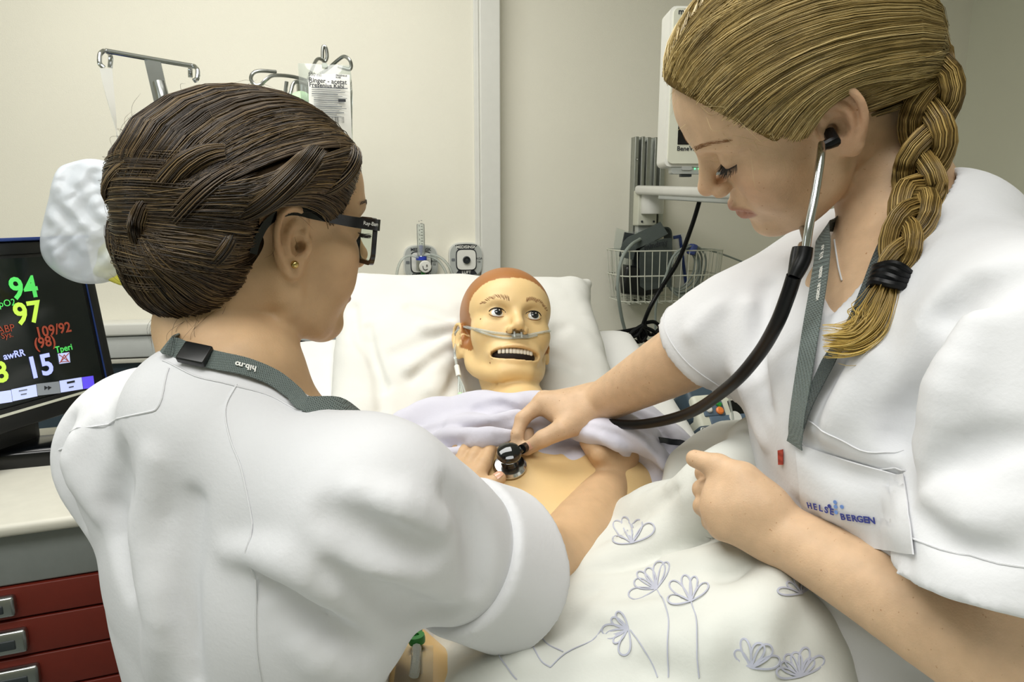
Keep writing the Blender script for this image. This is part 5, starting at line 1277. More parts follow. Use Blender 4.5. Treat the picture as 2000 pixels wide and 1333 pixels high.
# left hand: fist round the duvet edge, back of the hand to the camera
MC = [P(1425, 932, .655), P(1405, 962, .640), P(1398, 995, .630), P(1410, 1030, .625)]
PI = [P(1378, 925, .69), P(1372, 957, .675), P(1372, 990, .665), P(1388, 1020, .66)]
DI = [P(1402, 925, .715), P(1398, 960, .70), P(1400, 992, .69), P(1412, 1020, .68)]
wl = WLR
for i in range(4):
    S.cone(wl * .85 + MC[i] * .15 + (P(1510, 1035, .6) - P(1510, 1000, .6)) * (i - 1.5) * .25, MC[i], .017, .0118 if i < 3 else .0105, k=.016)
    finger(S, [MC[i], PI[i], DI[i]], .0112 - .0007 * i, .0090 - .0006 * i)
    S.ball(MC[i] + (P(1400, 960, .60) - P(1400, 960, .62)) * .12, .0098, k=.008)
TH = [P(1492, 985, .615), P(1450, 935, .625), P(1402, 912, .645), P(1357, 897, .665)]
S.tube(TH, [.018, .0135, .0115, .0088], k=.012, sm=0); S.ball(TH[2], .0118, k=.004); S.ball(TH[1], .0140, k=.006)
S.ell(P(1455, 985, .625), (.030, .024, .022), k=.02); S.cone(P(1418, 928, .645), P(1398, 918, .665), .010, .009, k=.008)
# right hand holding the chest piece: index and thumb closed, other fingers behind
mI, mM, mR, mP = P(1058, 786, .945), P(1062, 780, .975), P(1075, 786, .998), P(1092, 797, 1.015)
for m_, r_ in ((mI, .0125), (mM, .012), (mR, .0115), (mP, .0105)): S.cone(WRR * .9 + m_ * .1, m_, .020, r_, k=.018)
finger(S, [mI, P(1020, 820, .935), P(1010, 850, .925), P(1006, 872, .922)], .0112, .0074)
finger(S, [mM, P(1030, 818, .975), P(1030, 850, .960), P(1034, 868, .950)], .0112, .0078)
finger(S, [mR, P(1052, 825, .995), P(1062, 850, .975), P(1070, 858, .965)], .0108, .0076)
finger(S, [mP, P(1080, 830, 1.01), P(1092, 850, .99), P(1098, 855, .98)], .0095, .007)
tR = [P(1135, 822, .925), P(1098, 840, .905), P(1060, 858, .905), P(1029, 879, .915)]
S.tube(tR, [.0185, .0140, .0112, .0085], k=.014, sm=0); S.ball(tR[2], .0114, k=.004)
S.ell(P(1110, 805, .94), (.032, .026, .020), k=.02)
RS = S
rn = empty('person', (.42, .62, 0), 0, 'nurse with blond side braid in white tunic using a stethoscope', 'person')
S.build('body', 'skin_vcol', .0022, rn, smooth=1, colfn=skin_cols(HR, '#cbab8a', '#96584e', '#be8a6c'))
nails(S, S.snap([P(1030, 874, .905)], 0)[0], S.grad(P(1030, 874, .905)[None])[0], tR[3] - tR[2], .0058, .0068, 'fingernail', rn)

# tunic
Tn = Sdf()
def tun(p): return np.array(p, float)
Tn.ell((.365, .645, 1.43), (.125, .175, .135), rotax('Y', 12), k=.04)
Tn.ell((.380, .625, 1.26), (.135, .175, .17), k=.06)
Tn.ell((.415, .605, 1.02), (.135, .185, .22), k=.08)
Tn.cone(C7R + (-.005, -.03, -.030), SLR + (.005, .005, -.005), .068, .072, k=.05)
Tn.cone(C7R + (-.005, .03, -.030), SRR + (.005, -.005, -.005), .068, .070, k=.05)
cuL = P(1985, 1165, .47); ERR2 = ERR; cuR = ERR + unit(WRR - ERR) * .030
Tn.ball(C7R + (.0, -.005, -.012), .074, k=.04)
Tn.cone(SLR + (.0, .0, -.01), cuL, .076, .082, k=.014)
Tn.tube([SRR + (-.01, .0, -.012), ERR * .85 + SRR * .15, cuR], [.072, .066, .062], k=.045, sm=2)
# hollow sleeves and neck opening
dL = unit(cuL - SLR); dR = unit(cuR - SRR)
Tn.box(cuL + dL * .10, (.14, .14, .10), frame((0, 0, 0), np.cross(dL, [0, 1, 0]), np.cross(dL, np.cross(dL, [0, 1, 0])))[:3, :3], rd=.002, k=.003, sub=True)
Tn.cone(cuL - dL * .02, cuL + dL * .08, .058, .064, k=.004, sub=True)
dR_ = unit(unit(WRR - ERR) + np.array([0, -.15, -.25])); dR = unit(WRR - ERR)
Tn.box(cuR + dR_ * .075, (.10, .10, .060), frame((0, 0, 0), np.cross(dR_, [0, 1, 0]), np.cross(dR_, np.cross(dR_, [0, 1, 0])))[:3, :3], rd=.002, k=.003, sub=True)
Tn.cone(cuR - dR * .02, cuR + dR * .06, .0475, .055, k=.004, sub=True)
nkd = [hr((-.03, 0, -.06)), C7R + (-.012, 0, .015), C7R + (-.03, 0, -.07)]
Tn.tube([hr((-.02, 0, -.05)), C7R + (-.035, 0, .005), C7R + (-.055, 0, -.06)], [.066, .058, .045], k=.006, sub=True)
vb = P(1612, 625, .64)
vw_ = Tn.hit([(1672, 500), (1645, 560), (1618, 622)], .3)
for o_ in (0, .025, .05, .075): Tn.tube(vw_ + np.array([.55, .83, -.05]) * o_ + np.array([0, 0, .0]), [.036, .020, .003], k=.004, sub=True)
Tn.disp.append(lambda p, d: .0022 * snoise(p, 22, 41) + .0030 * ridge(p, 17, 44, (1, 1, .6)) + .0012 * ridge(p, 45, 45))
def tfold(Sd, pts_, r_, sub=True, k=.018, d0=.25, off=0.0):
    pp = Sd.hitv(pts_, d0)
    if len(pp) < 2: return
    n = len(pp); r_ *= 1.5; Sd.tube(pp if sub else pp - Sd.grad(pp) * r_ * .25, [r_ * .35] + [r_] * (n - 2) + [r_ * .35], k=k, sub=sub)
# armhole crease, sleeve folds, chest folds
for pts_, r_, sub in (([(1870, 560), (1810, 680), (1768, 790), (1752, 850), (1765, 960)], .010, True), ([(1760, 850), (1800, 790), (1860, 700)], .007, True), ([(1850, 620), (1930, 560), (2000, 540)], .008, True),
                 ([(1800, 930), (1880, 880), (1990, 860)], .007, True), ([(1800, 1000), (1870, 1050), (1960, 1080)], .006, True), ([(1820, 980), (1900, 1010), (2000, 1000)], .008, False), ([(1900, 640), (1850, 760), (1830, 900)], .012, False),
                 ([(1650, 640), (1620, 750), (1600, 860)], .006, True), ([(1700, 700), (1640, 800), (1600, 880)], .007, False), ([(1500, 560), (1480, 680), (1500, 800)], .006, True), ([(1460, 600), (1450, 720), (1490, 860)], .007, False),
                 ([(1440, 500), (1400, 600), (1350, 650)], .006, False), ([(1560, 860), (1640, 920), (1740, 940)], .004, True), ([(1560, 1000), (1650, 1060), (1760, 1090)], .006, True), ([(1540, 1120), (1640, 1200), (1760, 1220)], .006, True), ([(1600, 1150), (1700, 1240), (1820, 1280)], .008, False)):
    tfold(Tn, pts_, r_, sub)
tn = Tn.build('tunic', 'tunic_cloth', .0042, rn, smooth=1)
tn['label'] = 'white short sleeved nurse tunic with printed pocket'
# trousers and shoes below the frame
L_ = Sdf(); L_.ell((.43, .60, .90), (.14, .18, .16), k=.05)
for y_ in (.51, .69): L_.tube([(.43, y_, .85), (.44, y_, .45), (.46, y_, .10)], [.095, .075, .062], k=.05)
L_.build('trousers', 'tunic_cloth', .014, rn, smooth=2)
for y_ in (.51, .69):
    q = Sdf(); q.ell((.41, y_, .045), (.13, .048, .045)); q.box((.41, y_, -.02), (.2, .2, .02), rd=.001, k=.002, sub=True); q.build('shoe', 'white_plastic', .010, rn, smooth=1)
def hem(Sd, c, d, R_, parent):
    e1 = unit(np.cross(d, [0, 0, 1])); e2 = np.cross(d, e1); a_ = np.linspace(0, 2 * math.pi, 61)[:-1]; q = Sd.snap(c + R_ * (np.cos(a_)[:, None] * e1 + np.sin(a_)[:, None] * e2), .0003, 4); MB().tube(q, .0007, 5, closed=True).build('hem_seam', 'tunic_cloth', parent, world=True)
hem(Tn, cuR - dR_ * .002, dR_, .066, tn); hem(Tn, cuL - dL * .03, dL, .086, tn)
# pocket with lettering, flap seam and red tag
def onT(Sd, px, off, d0=.25): 
    return Sd.snap(Sd.hit(px, d0), off)
pk_poly = [(1552, 862), (1600, 905), (1660, 922), (1720, 926), (1768, 928), (1775, 990), (1790, 1070), (1700, 1060), (1600, 1020), (1560, 960)]
def patch(name, quad, n, m, off, material, parent, Sd, d0=.25, th=.0012):
    """cloth patch lying on a surface; quad given as 4 boundary corners (px)"""
    a, b, c_, d_ = [np.array(q, float) for q in quad]
    px = [tuple((a * (1 - i / n) + b * (i / n)) * (1 - j / m) + (d_ * (1 - i / n) + c_ * (i / n)) * (j / m)) for j in range(m + 1) for i in range(n + 1)]
    p3 = onT(Sd, px, off, d0); F = [(j * (n + 1) + i, j * (n + 1) + i + 1, (j + 1) * (n + 1) + i + 1, (j + 1) * (n + 1) + i) for j in range(m) for i in range(n)]
    nn = Sd.grad(p3); V = np.concatenate([p3, p3 - nn * th]); K = len(p3); F = F + [tuple(i + K for i in f[::-1]) for f in F]
    bd_ = [i for i in range(n + 1)] + [j * (n + 1) + n for j in range(1, m + 1)] + [m * (n + 1) + i for i in range(n - 1, -1, -1)] + [j * (n + 1) for j in range(m - 1, 0, -1)]
    F += [(bd_[i], bd_[i] + K, bd_[(i + 1) % len(bd_)] + K, bd_[(i + 1) % len(bd_)]) for i in range(len(bd_))]
    return mesh(name, V, F, material, parent, True, True, auto=50)
pkt = patch('pocket', ((1556, 868), (1768, 930), (1790, 1085), (1575, 1050)), 14, 10, .0022, 'tunic_cloth', tn, Tn)
surf_text(Tn, 'HELSE', [(1588, 985), (1630, 998)], .0076, 'ink_blue', pkt, off=.0032); surf_text(Tn, 'BERGEN', [(1651, 1007), (1706, 1015)], .0076, 'ink_blue', pkt, off=.0032)
for i, (x, y) in enumerate(((1625, 991), (1636, 983), (1637, 992), (1649, 992), (1638, 1002))):
    c = onT(Tn, [(x, y - 3)], .0030)[0]; nn = Tn.grad(c[None])[0]; MB().lathe([(.0017, 0), (.0017, .0004), (.0001, .0004)], 10, frame(c, np.cross(nn, [0, 0, 1]), np.cross(nn, np.cross(nn, [0, 0, 1])))).build('logo_dot', 'dot_blue' if i else 'ink_blue', pkt, world=True)
patch('red_tag', ((1523, 880), (1532, 878), (1532, 908), (1524, 908)), 2, 4, .0022, 'red_tag', tn, Tn)
for st in ([(1575, 820), (1620, 850), (1680, 880), (1740, 885), (1765, 880)], [(1560, 862), (1600, 895), (1660, 912), (1720, 918), (1768, 920)]):
    q = Tn.snap(spline(onT(Tn, st, .0004), 4), .0003, 2); MB().tube(q, .0007, 5).build('seam', 'tunic_cloth', tn, world=True)

# lanyard of the blond nurse (lies on neck and tunic)
UR_ = Sdf(); UR_.ops = Tn.ops + RS.ops
ly = empty('lanyard', vb, 0, 'grey woven lanyard round the blond nurse neck', 'lanyard')
q = spline(np.concatenate([[P(1650, 425, .72), P(1632, 436, .68)], onT(UR_, [(1618, 456), (1612, 500), (1604, 560), (1594, 620), (1583, 690), (1572, 760), (1563, 820), (1559, 872)], .003)]), 4)
MB().ribbon(q, UR_.grad(q), .0185, .0012).build('strap', 'lanyard_grey', ly, world=True, auto=50)
q = spline(onT(UR_, [(1750, 455), (1728, 500), (1705, 560), (1680, 620), (1655, 665), (1630, 700), (1606, 745), (1582, 800), (1566, 850)], .0026), 4)
MB().ribbon(q, UR_.grad(q), np.linspace(.017, .009, len(q)), .0012).build('strap', 'lanyard_dark', ly, world=True, auto=50)
surf_text(UR_, 'HØGSKOLEN I BERGEN', [(1604, 590), (1611, 530)], .0042, 'white_print', ly, off=.0046, bold=.0001); surf_text(UR_, 'hib.no', [(1611, 510), (1614, 488)], .006, 'white_print', ly, off=.0046)
# fine necklace
nl = empty('necklace', hr((0, 0, -.12)), 0, 'thin silver necklace on the blond nurse neck', 'necklace')
q = spline(onT(RS, [(1632, 470), (1636, 500), (1640, 525), (1646, 550)], .0012), 6); MB().tube(q, .0008, 6).build('chain', 'silver', nl, world=True)

# ------------------------------------------------------------------ hair of the blond nurse
rg = np.random.default_rng(5)
HC = Sdf(); setM(HC, HR)
HC.ell((-.012, 0, .055), (.108, .086, .088), k=.02); HC.ell((.025, 0, .060), (.062, .072, .058), k=.03)
HC.ell((-.082, .012, .010), (.045, .060, .055), k=.04)
c0 = hr((-.012, 0, .035))
def ldir(p): return unit(np.asarray(p, float) - np.array([-.012, 0, .035]))
def sweep(A, Mi, B_, n, Sd, M, jit, rg, off=(0, .003), pts=12, clump=10, wob=.0015):
    """n strands from curve A through curve Mi to curve B_ (local polylines), laid on the hair volume"""
    cen = M[:3, :3] @ np.array([-.012, 0, .035]) + M[:3, 3]
    A, Mi, B_ = [unit(np.asarray(q, float) - np.array([-.012, 0, .035])) for q in (A, Mi, B_)]
    nc = max(n // clump, 1); sc = rg.uniform(0, 1, nc); s_ = np.clip(np.repeat(sc, clump)[:n] + rg.normal(0, jit, min(n, nc * clump)), 0, 1); n = len(s_)
    def at(C): 
        k = np.linspace(0, 1, len(C)); return np.stack([np.interp(s_, k, C[:, j]) for j in range(3)], 1)
    a, m, b = at(A) + rg.normal(0, .025, (n, 3)), at(Mi) + rg.normal(0, .012, (n, 3)), at(B_) + rg.normal(0, .012, (n, 3)); t = np.linspace(0, 1, pts)[None, :, None]
    d = unit((1 - t) ** 2 * a[:, None] + 2 * t * (1 - t) * m[:, None] * 1.15 + t * t * b[:, None]); dw = (d.reshape(-1, 3) @ M[:3, :3].T)
    r = radial(Sd, cen, dw).reshape(n, pts); ph = np.repeat(rg.uniform(0, 6.28, nc), clump)[:n]; lay = np.repeat(rg.uniform(*off, nc), clump)[:n] + rg.normal(0, .0006, n)
    r = r + lay[:, None] + wob * np.sin(np.linspace(0, 7, pts)[None] + ph[:, None]) * .5 - .004 * np.linspace(1, 0, pts)[None] ** 6
    return cen + dw.reshape(n, pts, 3) * r[..., None]
BR = (-.098, .040, -.022)          # root of the braid
near = [(.062, .004, .106), (.062, .030, .094), (.052, .055, .070), (.040, .066, .042), (.027, .070, .018), (.020, .071, .004)]
mid_ = [(-.02, .020, .125), (-.02, .055, .105), (-.02, .075, .085), (-.015, .080, .070), (-.012, .082, .060), (-.012, .083, .052)]
end_ = [(-.105, .020, .015), (-.105, .030, .008), (-.102, .036, -.002), (-.100, .042, -.012), (-.096, .048, -.020), (-.092, .052, -.028)]
paths = [sweep(near, mid_, end_, 2300, HC, HR, .03, rg)]
part = [(.068, .002, .098), (.03, .002, .135), (-.02, .002, .142), (-.07, .002, .12)]
pm_ = [(.0, .045, .12), (-.03, .06, .105), (-.06, .055, .085), (-.09, .04, .06)]
pe_ = [(-.105, .03, .005), (-.105, .03, .005), (-.108, .03, .005), (-.11, .025, .0)]
paths.append(sweep(part, pm_, pe_, 900, HC, HR, .04, rg))
fl = lambda C: [(x, -y, z) for x, y, z in C]
pe2 = [(-.108, .015, -.01)] * 6
paths.append(sweep(fl(near), fl(mid_), pe2, 900, HC, HR, .04, rg)); paths.append(sweep(fl(part), fl(pm_), pe2[:4], 500, HC, HR, .04, rg))
napA = [(-.040, .062, -.045), (-.055, .055, -.060), (-.075, .030, -.068), (-.085, .0, -.07), (-.075, -.03, -.068)]
napM = [(-.065, .060, -.035), (-.080, .052, -.045), (-.095, .035, -.05), (-.1, .015, -.05), (-.1, .0, -.05)]
paths.append(sweep([(.0, .076, .046), (-.016, .076, .042), (-.030, .074, .030), (-.036, .070, .010), (-.036, .066, -.015)], [(-.03, .080, .044), (-.05, .078, .036), (-.06, .074, .024), (-.065, .068, .006), (-.065, .062, -.012)], [(-.095, .045, -.004), (-.095, .045, -.010), (-.095, .045, -.016), (-.095, .045, -.022), (-.095, .045, -.028)], 700, HC, HR, .05, rg))
paths.append(sweep(napA, napM, [(-.096, .045, -.03)] * 5, 500, HC, HR, .05, rg))
ha = np.concatenate(paths); cl = haircol(len(ha), '#a08850', '#e6d096', '#54441f', rg)
hc = Sdf(); hc.ops = list(HC.ops); setM(hc, HR)
hc.ops = []
setM(hc, HR); hc.ell((-.012, 0, .055), (.1055, .0835, .0855), k=.02); hc.ell((.025, 0, .060), (.0595, .0695, .0555), k=.03); hc.ell((-.082, .012, .010), (.043, .058, .053), k=.04)
hc.ell((.118, 0, -.022), (.092, .14, .132), k=.006, sub=True)
for sd in (-1, 1):
    hc.ell((.012, sd * .085, -.030), (.062, .045, .060), k=.006, sub=True); hc.ell((-.020, sd * .086, .000), (.022, .03, .034), k=.006, sub=True)
hb = hc.build('hair', 'hair_base_blond', .003, rn, smooth=2)
strands('hair_strands', ha, rg.uniform(.00028, .00055, len(ha)), cl, hb)
# loose hairs
fly = []
for i in range(70):
    a = hr((rg.uniform(.03, .075), rg.uniform(.03, .07), rg.uniform(.02, .09))); b = a + HR[:3, :3] @ np.array([rg.uniform(-.05, .01), rg.uniform(0, .012), rg.uniform(-.05, .01)]); m = (a + b) / 2 + HR[:3, :3] @ np.array([rg.uniform(-.01, .01), rg.uniform(.005, .015), rg.uniform(-.005, .01)])
    fly.append(spline(np.array([a, m, b]), 6))
for i in range(60):
    th_ = rg.uniform(0, 2 * math.pi); dl_ = ldir(np.array([.12 * math.cos(th_), .02, .035 + .11 * math.sin(th_)])); 
    if dl_[2] < -.2: continue
    dw = HR[:3, :3] @ dl_; r_ = radial(HC, c0, dw[None])[0]; a = c0 + dw * r_; b = a + dw * rg.uniform(.003, .010) + HR[:3, :3] @ np.array([-.03, rg.uniform(0, .01), rg.uniform(-.01, .012)]); fly.append(spline(np.array([a, (a + b) / 2 + dw * .004, b]), 6))
strands('loose_hairs', np.array(fly), .00011, haircol(len(fly), '#d8c490', '#f0e2b4', '#b39a5e', rg), hb)
# braid: three interlaced locks, hair tie and tail
bl = spline(np.array([hr((-.085, .042, .0)), hr((-.100, .045, -.025)), P(1797, 355, .60), P(1785, 410, .575), P(1765, 465, .56), P(1748, 515, .555), P(1738, 548, .552)]), 16)
_ln = np.concatenate([[0], np.cumsum(np.linalg.norm(np.diff(bl, axis=0), axis=1))]); bl = np.stack([np.interp(np.linspace(0, _ln[-1], 96), _ln, bl[:, j]) for j in range(3)], 1)
nB = len(bl); s_ = np.linspace(0, 1, nB); tg = unit(np.gradient(bl, axis=0)); vw = unit(CAM - bl); sdv = unit(np.cross(tg, vw)); dp = np.cross(sdv, tg)
wid = np.interp(s_, [0, .15, .6, .92, 1], [.016, .0175, .0155, .0115, .008]); TW = 2 * math.pi * 1.9; bp = []; bc2 = []
cen3 = []
for k in range(3):
    ph = TW * s_ + k * 2 * math.pi / 3; cc_ = bl + sdv * (wid * .85 * np.sin(ph))[:, None] + dp * (wid * .5 * np.sin(2 * ph))[:, None]; cen3.append(cc_)
    rr2 = wid * .62; tgc = unit(np.gradient(cc_, axis=0)); e1 = unit(np.cross(tgc, dp)); e2 = np.cross(tgc, e1)
    for i in range(260):
        an = rg.uniform(0, 6.28); rd = math.sqrt(rg.uniform(.25, 1.0)); tw = 1.6 * (s_ - .5)
        w_ = 1 + .04 * np.sin(s_ * 25 + an * 3); bp.append(cc_ + e1 * (rr2 * rd * w_ * np.cos(an + tw) * .95)[:, None] + e2 * (rr2 * rd * w_ * np.sin(an + tw) * 1.15)[:, None])
lockb = MB()
for k in range(3): lockb.tube(cen3[k][::2], (wid * .55)[::2], 8)
brd = lockb.build('braid', 'hair_base_blond', rn, world=True)
bp = np.array(bp)[:, ::3]; strands('braid_strands', bp, rg.uniform(.0003, .0005, len(bp)), haircol(len(bp), '#967a42', '#d4b874', '#4c3c1c', rg), brd)
tie = bl[-1]; tx = tg[-1]
tb = MB()
for i, o_ in enumerate((-.008, -.003, .002, .007)):
    a_ = np.linspace(0, 2 * math.pi, 25)[:-1]; e1 = sdv[-1]; e2 = dp[-1]; tb.tube(tie + tx * o_ + (np.cos(a_)[:, None] * e1 * .0125 + np.sin(a_)[:, None] * e2 * .011) + tx * (.001 * np.sin(3 * a_ + i))[:, None], .0037, 8, closed=True)
tb.build('hair_tie', 'black_rubber', brd, world=True)['label'] = 'black hair elastic'
tl0 = [tie + tx * .004, P(1722, 595, .548), P(1700, 635, .545), P(1662, 664, .545), P(1608, 668, .550)]
tp = []; tc_ = []; ba, ti = np.array(lin('#8a6f38'))[:3], np.array(lin('#d9b95e'))[:3]
cv = spline(np.array(tl0), 6); m_ = len(cv); tgs = unit(np.gradient(cv, axis=0)); sd2 = unit(np.cross(tgs, unit(CAM - cv))); dp2 = np.cross(sd2, tgs); st_ = np.linspace(0, 1, m_)
for i in range(560):
    a_, b_ = rg.normal(0, .42), rg.normal(0, .42); L_e = rg.uniform(.72, 1.03); ss = st_ * L_e; base = np.stack([np.interp(ss, st_, cv[:, j]) for j in range(3)], 1)
    spread = np.interp(st_, [0, .15, .6, 1], [.009, .012, .017, .013]); tp.append(base + sd2 * (spread * a_ + .002 * np.sin(st_ * 6 + a_ * 9) * st_)[:, None] + dp2 * (spread * b_ * .7)[:, None])
    v_ = rg.uniform(.65, 1.15); tc_.append((ba[None] * (1 - st_[:, None]) + ti[None] * st_[:, None]) * v_)
strands('braid_tail', np.array(tp), rg.uniform(.0003, .0005, len(tp)), np.array(tc_), brd)
# brow and lashes
def strokes(Sd, M, pts, dirs, L, r, material, name, parent, n=6, lift=.0006, curl=0.0):
    a = Sd.snap(pts @ M[:3, :3].T + M[:3, 3], lift); d = dirs @ M[:3, :3].T; mb = MB()
    for p0, d0 in zip(a, d):
        p1 = p0 + d0 * L * .5; p2 = p0 + d0 * L + M[:3, 2] * curl; mb.tube([p0, p1, p2], [r, r * .8, r * .25], 4)
    return mb.build(name, material, parent, world=True)
for sd in (-1, 1):
    t_ = rg.uniform(0, 1, 110); pts_ = np.stack([.0885 - .022 * t_ ** 2, sd * (.012 + .038 * t_), .0385 + .006 * np.sin(t_ * 2.4) + rg.uniform(-.0014, .0014, 110)], 1); dr = unit(np.stack([-.3 - .4 * t_, sd * (.8 + 0 * t_), .5 - .8 * t_], 1))
    strokes(RS, HR, pts_, dr, .006, .00022, 'brow_brown', 'eyebrow', rn)
    t_ = np.linspace(0, 1, 46); pts_ = np.stack([.0835 - .010 * np.abs(t_ - .35) ** 1.6 * 2, sd * (.0195 + .026 * t_), .0115 + .003 * np.abs(t_ - .4) * 2], 1); dr = unit(np.stack([.75 - .25 * t_, sd * (-.05 + .8 * t_), -.40 + .0 * t_], 1) + rg.normal(0, .08, (46, 3)))
    strokes(RS, HR, pts_, dr, .0105, .00032, 'lash', 'eyelashes', rn, curl=.0012)

# ------------------------------------------------------------------ stethoscope
sg = empty('stethoscope', P(1000, 915, .94), 0, 'black stethoscope from the blond nurse ears to the manikin chest', 'stethoscope')
ec = RS.hit([(1606, 272)], .3)[0]; dE = (ec - CAM) @ FWD; eo = hr((.004, .084, -.004))
MB().tube([hr((.000, .070, -.001)), eo, (eo + P(1606, 284, dE - .010)) / 2, P(1606, 286, dE - .011)], [.005, .0056, .0050, .0036], 10).build('ear_tip', 'black_rubber', sg, world=True)
MB().tube([P(1606, 282, dE - .010), P(1602, 315, dE - .020), P(1592, 380, dE - .026), P(1581, 440, dE - .03), P(1574, 488, dE - .03)], .0036, 12, smooth=6).build('ear_tube', 'chrome', sg, world=True)
fe = hr((.0, -.085, -.01)); MB().tube([fe, hr((.012, -.080, -.060)), P(1572, 462, .66), P(1566, 480, .60), P(1562, 497, dE - .028)], .0034, 12, smooth=6).build('ear_tube', 'chrome', sg, world=True)
yj = dE - .03
MB().tube([P(1573, 484, yj), P(1569, 505, yj), P(1560, 525, yj), P(1551, 543, yj)], [.0062, .0066, .0066, .0058], 12, smooth=4).tube([P(1559, 486, yj + .008), P(1556, 505, yj + .006), P(1551, 543, yj)], [.005, .0055, .0055], 12, smooth=4).build('yoke', 'black_rubber', sg, world=True)
cp = MQ.hit([(996, 914)], .7)[0]; cn = unit(MQ.grad(cp[None])[0] + np.array([-.05, -.10, .25]))
fM = frame(cp, np.cross(cn, [0, 0, 1]), np.cross(cn, np.cross(cn, [0, 0, 1])))
fM[:3, 2] = cn; fM[:3, 1] = np.cross(cn, fM[:3, 0])
MB().tube([P(1551, 540, yj), P(1538, 580, yj + .01), P(1516, 635, yj + .03), P(1480, 695, yj + .07), P(1425, 755, .68), P(1345, 808, .78), P(1250, 830, .865), P(1160, 828, .925), P(1090, 842, .950), P(1050, 862, .955), cp + cn * .016 + fM[:3, 0] * 0 + (P(1025, 880, .94) - P(1000, 900, .94)) * .9], .0063, 14, smooth=8).build('tubing', 'black_rubber', sg, world=True)
MB().lathe([(.0001, 0), (.0205, 0), (.0222, .002), (.0222, .004), (.0195, .0075), (.0125, .009), (.0001, .009)], 40, fM).build('diaphragm_ring', 'chrome', sg, world=True)
MB().lathe([(.0120, .008), (.0105, .012), (.0105, .018), (.0145, .021), (.0165, .025), (.0165, .028), (.0150, .032), (.010, .0345), (.004, .0355), (.0001, .0356)], 36, fM).build('bell', 'dark_chrome', sg, world=True)
MB().tube([cp + cn * .016, cp + cn * .016 + (P(1025, 880, .94) - P(1000, 900, .94)) * .95], .0045, 12).build('stem', 'dark_chrome', sg, world=True)
# ================================================================== the dark haired nurse with glasses
yw, pt, ro = math.radians(42), math.radians(6), math.radians(3)
fw = np.array([math.cos(pt) * math.cos(yw), math.cos(pt) * math.sin(yw), -math.sin(pt)]); lf_ = unit(np.cross([0, 0, 1], fw)); up0 = np.cross(fw, lf_)
lf_, up0 = lf_ * math.cos(ro) + up0 * math.sin(ro), up0 * math.cos(ro) - lf_ * math.sin(ro)
HL = headM(fw, lf_, up0, (0, 0, 0)); HL[:3, 3] = P(580, 480, .585) - HL[:3, :3] @ np.array([0, -.075, 0])
def hl(p): return np.asarray(p, float) @ HL[:3, :3].T + HL[:3, 3]
C7L = np.array([-.258, .575, 1.468]); SRL = P(722, 985, .545); SLL = np.array([-.372, .668, 1.375])
ERL = P(1092, 1112, .765); WRL = P(1203, 930, .955); ELL = np.array([-.28, .80, 1.20]); WLL = P(880, 990, .93)
TF = np.array([.55, .83, 0]); TF /= np.linalg.norm(TF); TLt = np.array([-TF[1], TF[0], 0]); RT = np.stack([TF, TLt, [0, 0, 1]], 1)
S = Sdf(); female_head(S, HL, 10, .95, .010)
S.tube([hl((-.022, 0, -.03)), hl((-.040, 0, -.085)), C7L + TF * .025 + (0, 0, -.01)], [.053, .051, .058], k=.02, sm=2)
S.ell(C7L + TF * .06 + (0, 0, -.10), (.06, .10, .07), RT, k=.04)
S.cone(SLL * .8 + SRL * .2 - (0, 0, .03), SRL * .8 + SLL * .2 - (0, 0, .03), .04, .04, k=.03)
S.tube([SRL, SRL * .5 + ERL * .5, ERL], [.05, .045, .041], k=.03, sm=2)
S.tube([ERL, ERL * .72 + WRL * .28, ERL * .35 + WRL * .65, WRL], [.0405, .0425, .0345, .0285], k=.02, sm=3)
S.tube([SLL, SLL * .5 + ELL * .5, ELL], [.05, .045, .041], k=.03, sm=2)
S.tube([ELL, ELL * .7 + WLL * .3, WLL], [.041, .040, .027], k=.02, sm=3)
# right hand round the far side of the chest
def hand_on(S, wr, mcp, pip, tip, thumb, off, r=(.0112, .0112, .0106, .0094), tr=(.017, .0135, .0112, .0088)):
    m3, p3, t3, th = onb(mcp, off), onb(pip, off * .85), onb(tip, off * .7), onb(thumb, off)
    for i in range(4):
        S.cone(wr * .88 + m3[i] * .12, m3[i], .019, r[i] * 1.08, k=.016); finger(S, [m3[i], p3[i], t3[i]], r[i], r[i] * .75)
    S.tube(np.concatenate([[wr * .75 + th[0] * .25], th]), tr, k=.012, sm=0); S.ball(th[1], tr[2] * 1.04, k=.004)
    return m3, p3, t3, th
RH = hand_on(S, WRL, [(1152, 884), (1175, 874), (1200, 874), (1224, 884)], [(1135, 850), (1160, 838), (1192, 838), (1225, 850)], [(1118, 830), (1145, 815), (1180, 815), (1215, 828)], [(1165, 905), (1148, 882), (1138, 862)], .018)
S.ell((WRL + RH[0][1] + RH[0][2]) / 3, (.034, .030, .020), k=.02)
LH = hand_on(S, WLL, [(936, 952), (918, 940), (900, 932), (884, 930)], [(949, 918), (931, 906), (912, 900), (895, 902)], [(960, 886), (946, 872), (927, 866), (909, 870)], [(916, 990), (946, 972), (978, 947)], .014)
S.ell((WLL + LH[0][1] + LH[0][2]) / 3, (.034, .030, .018), k=.02)
LS = S
ln_ = empty('person', (-.27, .60, 0), 0, 'dark haired nurse with glasses seen from behind, hands on the manikin', 'person')
S.build('body', 'skin_plain', .0022, ln_, smooth=1, colfn=skin_cols(HL, '#c8a680', '#8a4a44', '#bb8c68'))
nails(S, S.snap([LH[3][2] + np.array([.0, -.004, .010])], 0)[0], S.grad((LH[3][2] + np.array([0, -.004, .01]))[None])[0], LH[3][2] - LH[3][1], .006, .0068, 'fingernail', ln_)

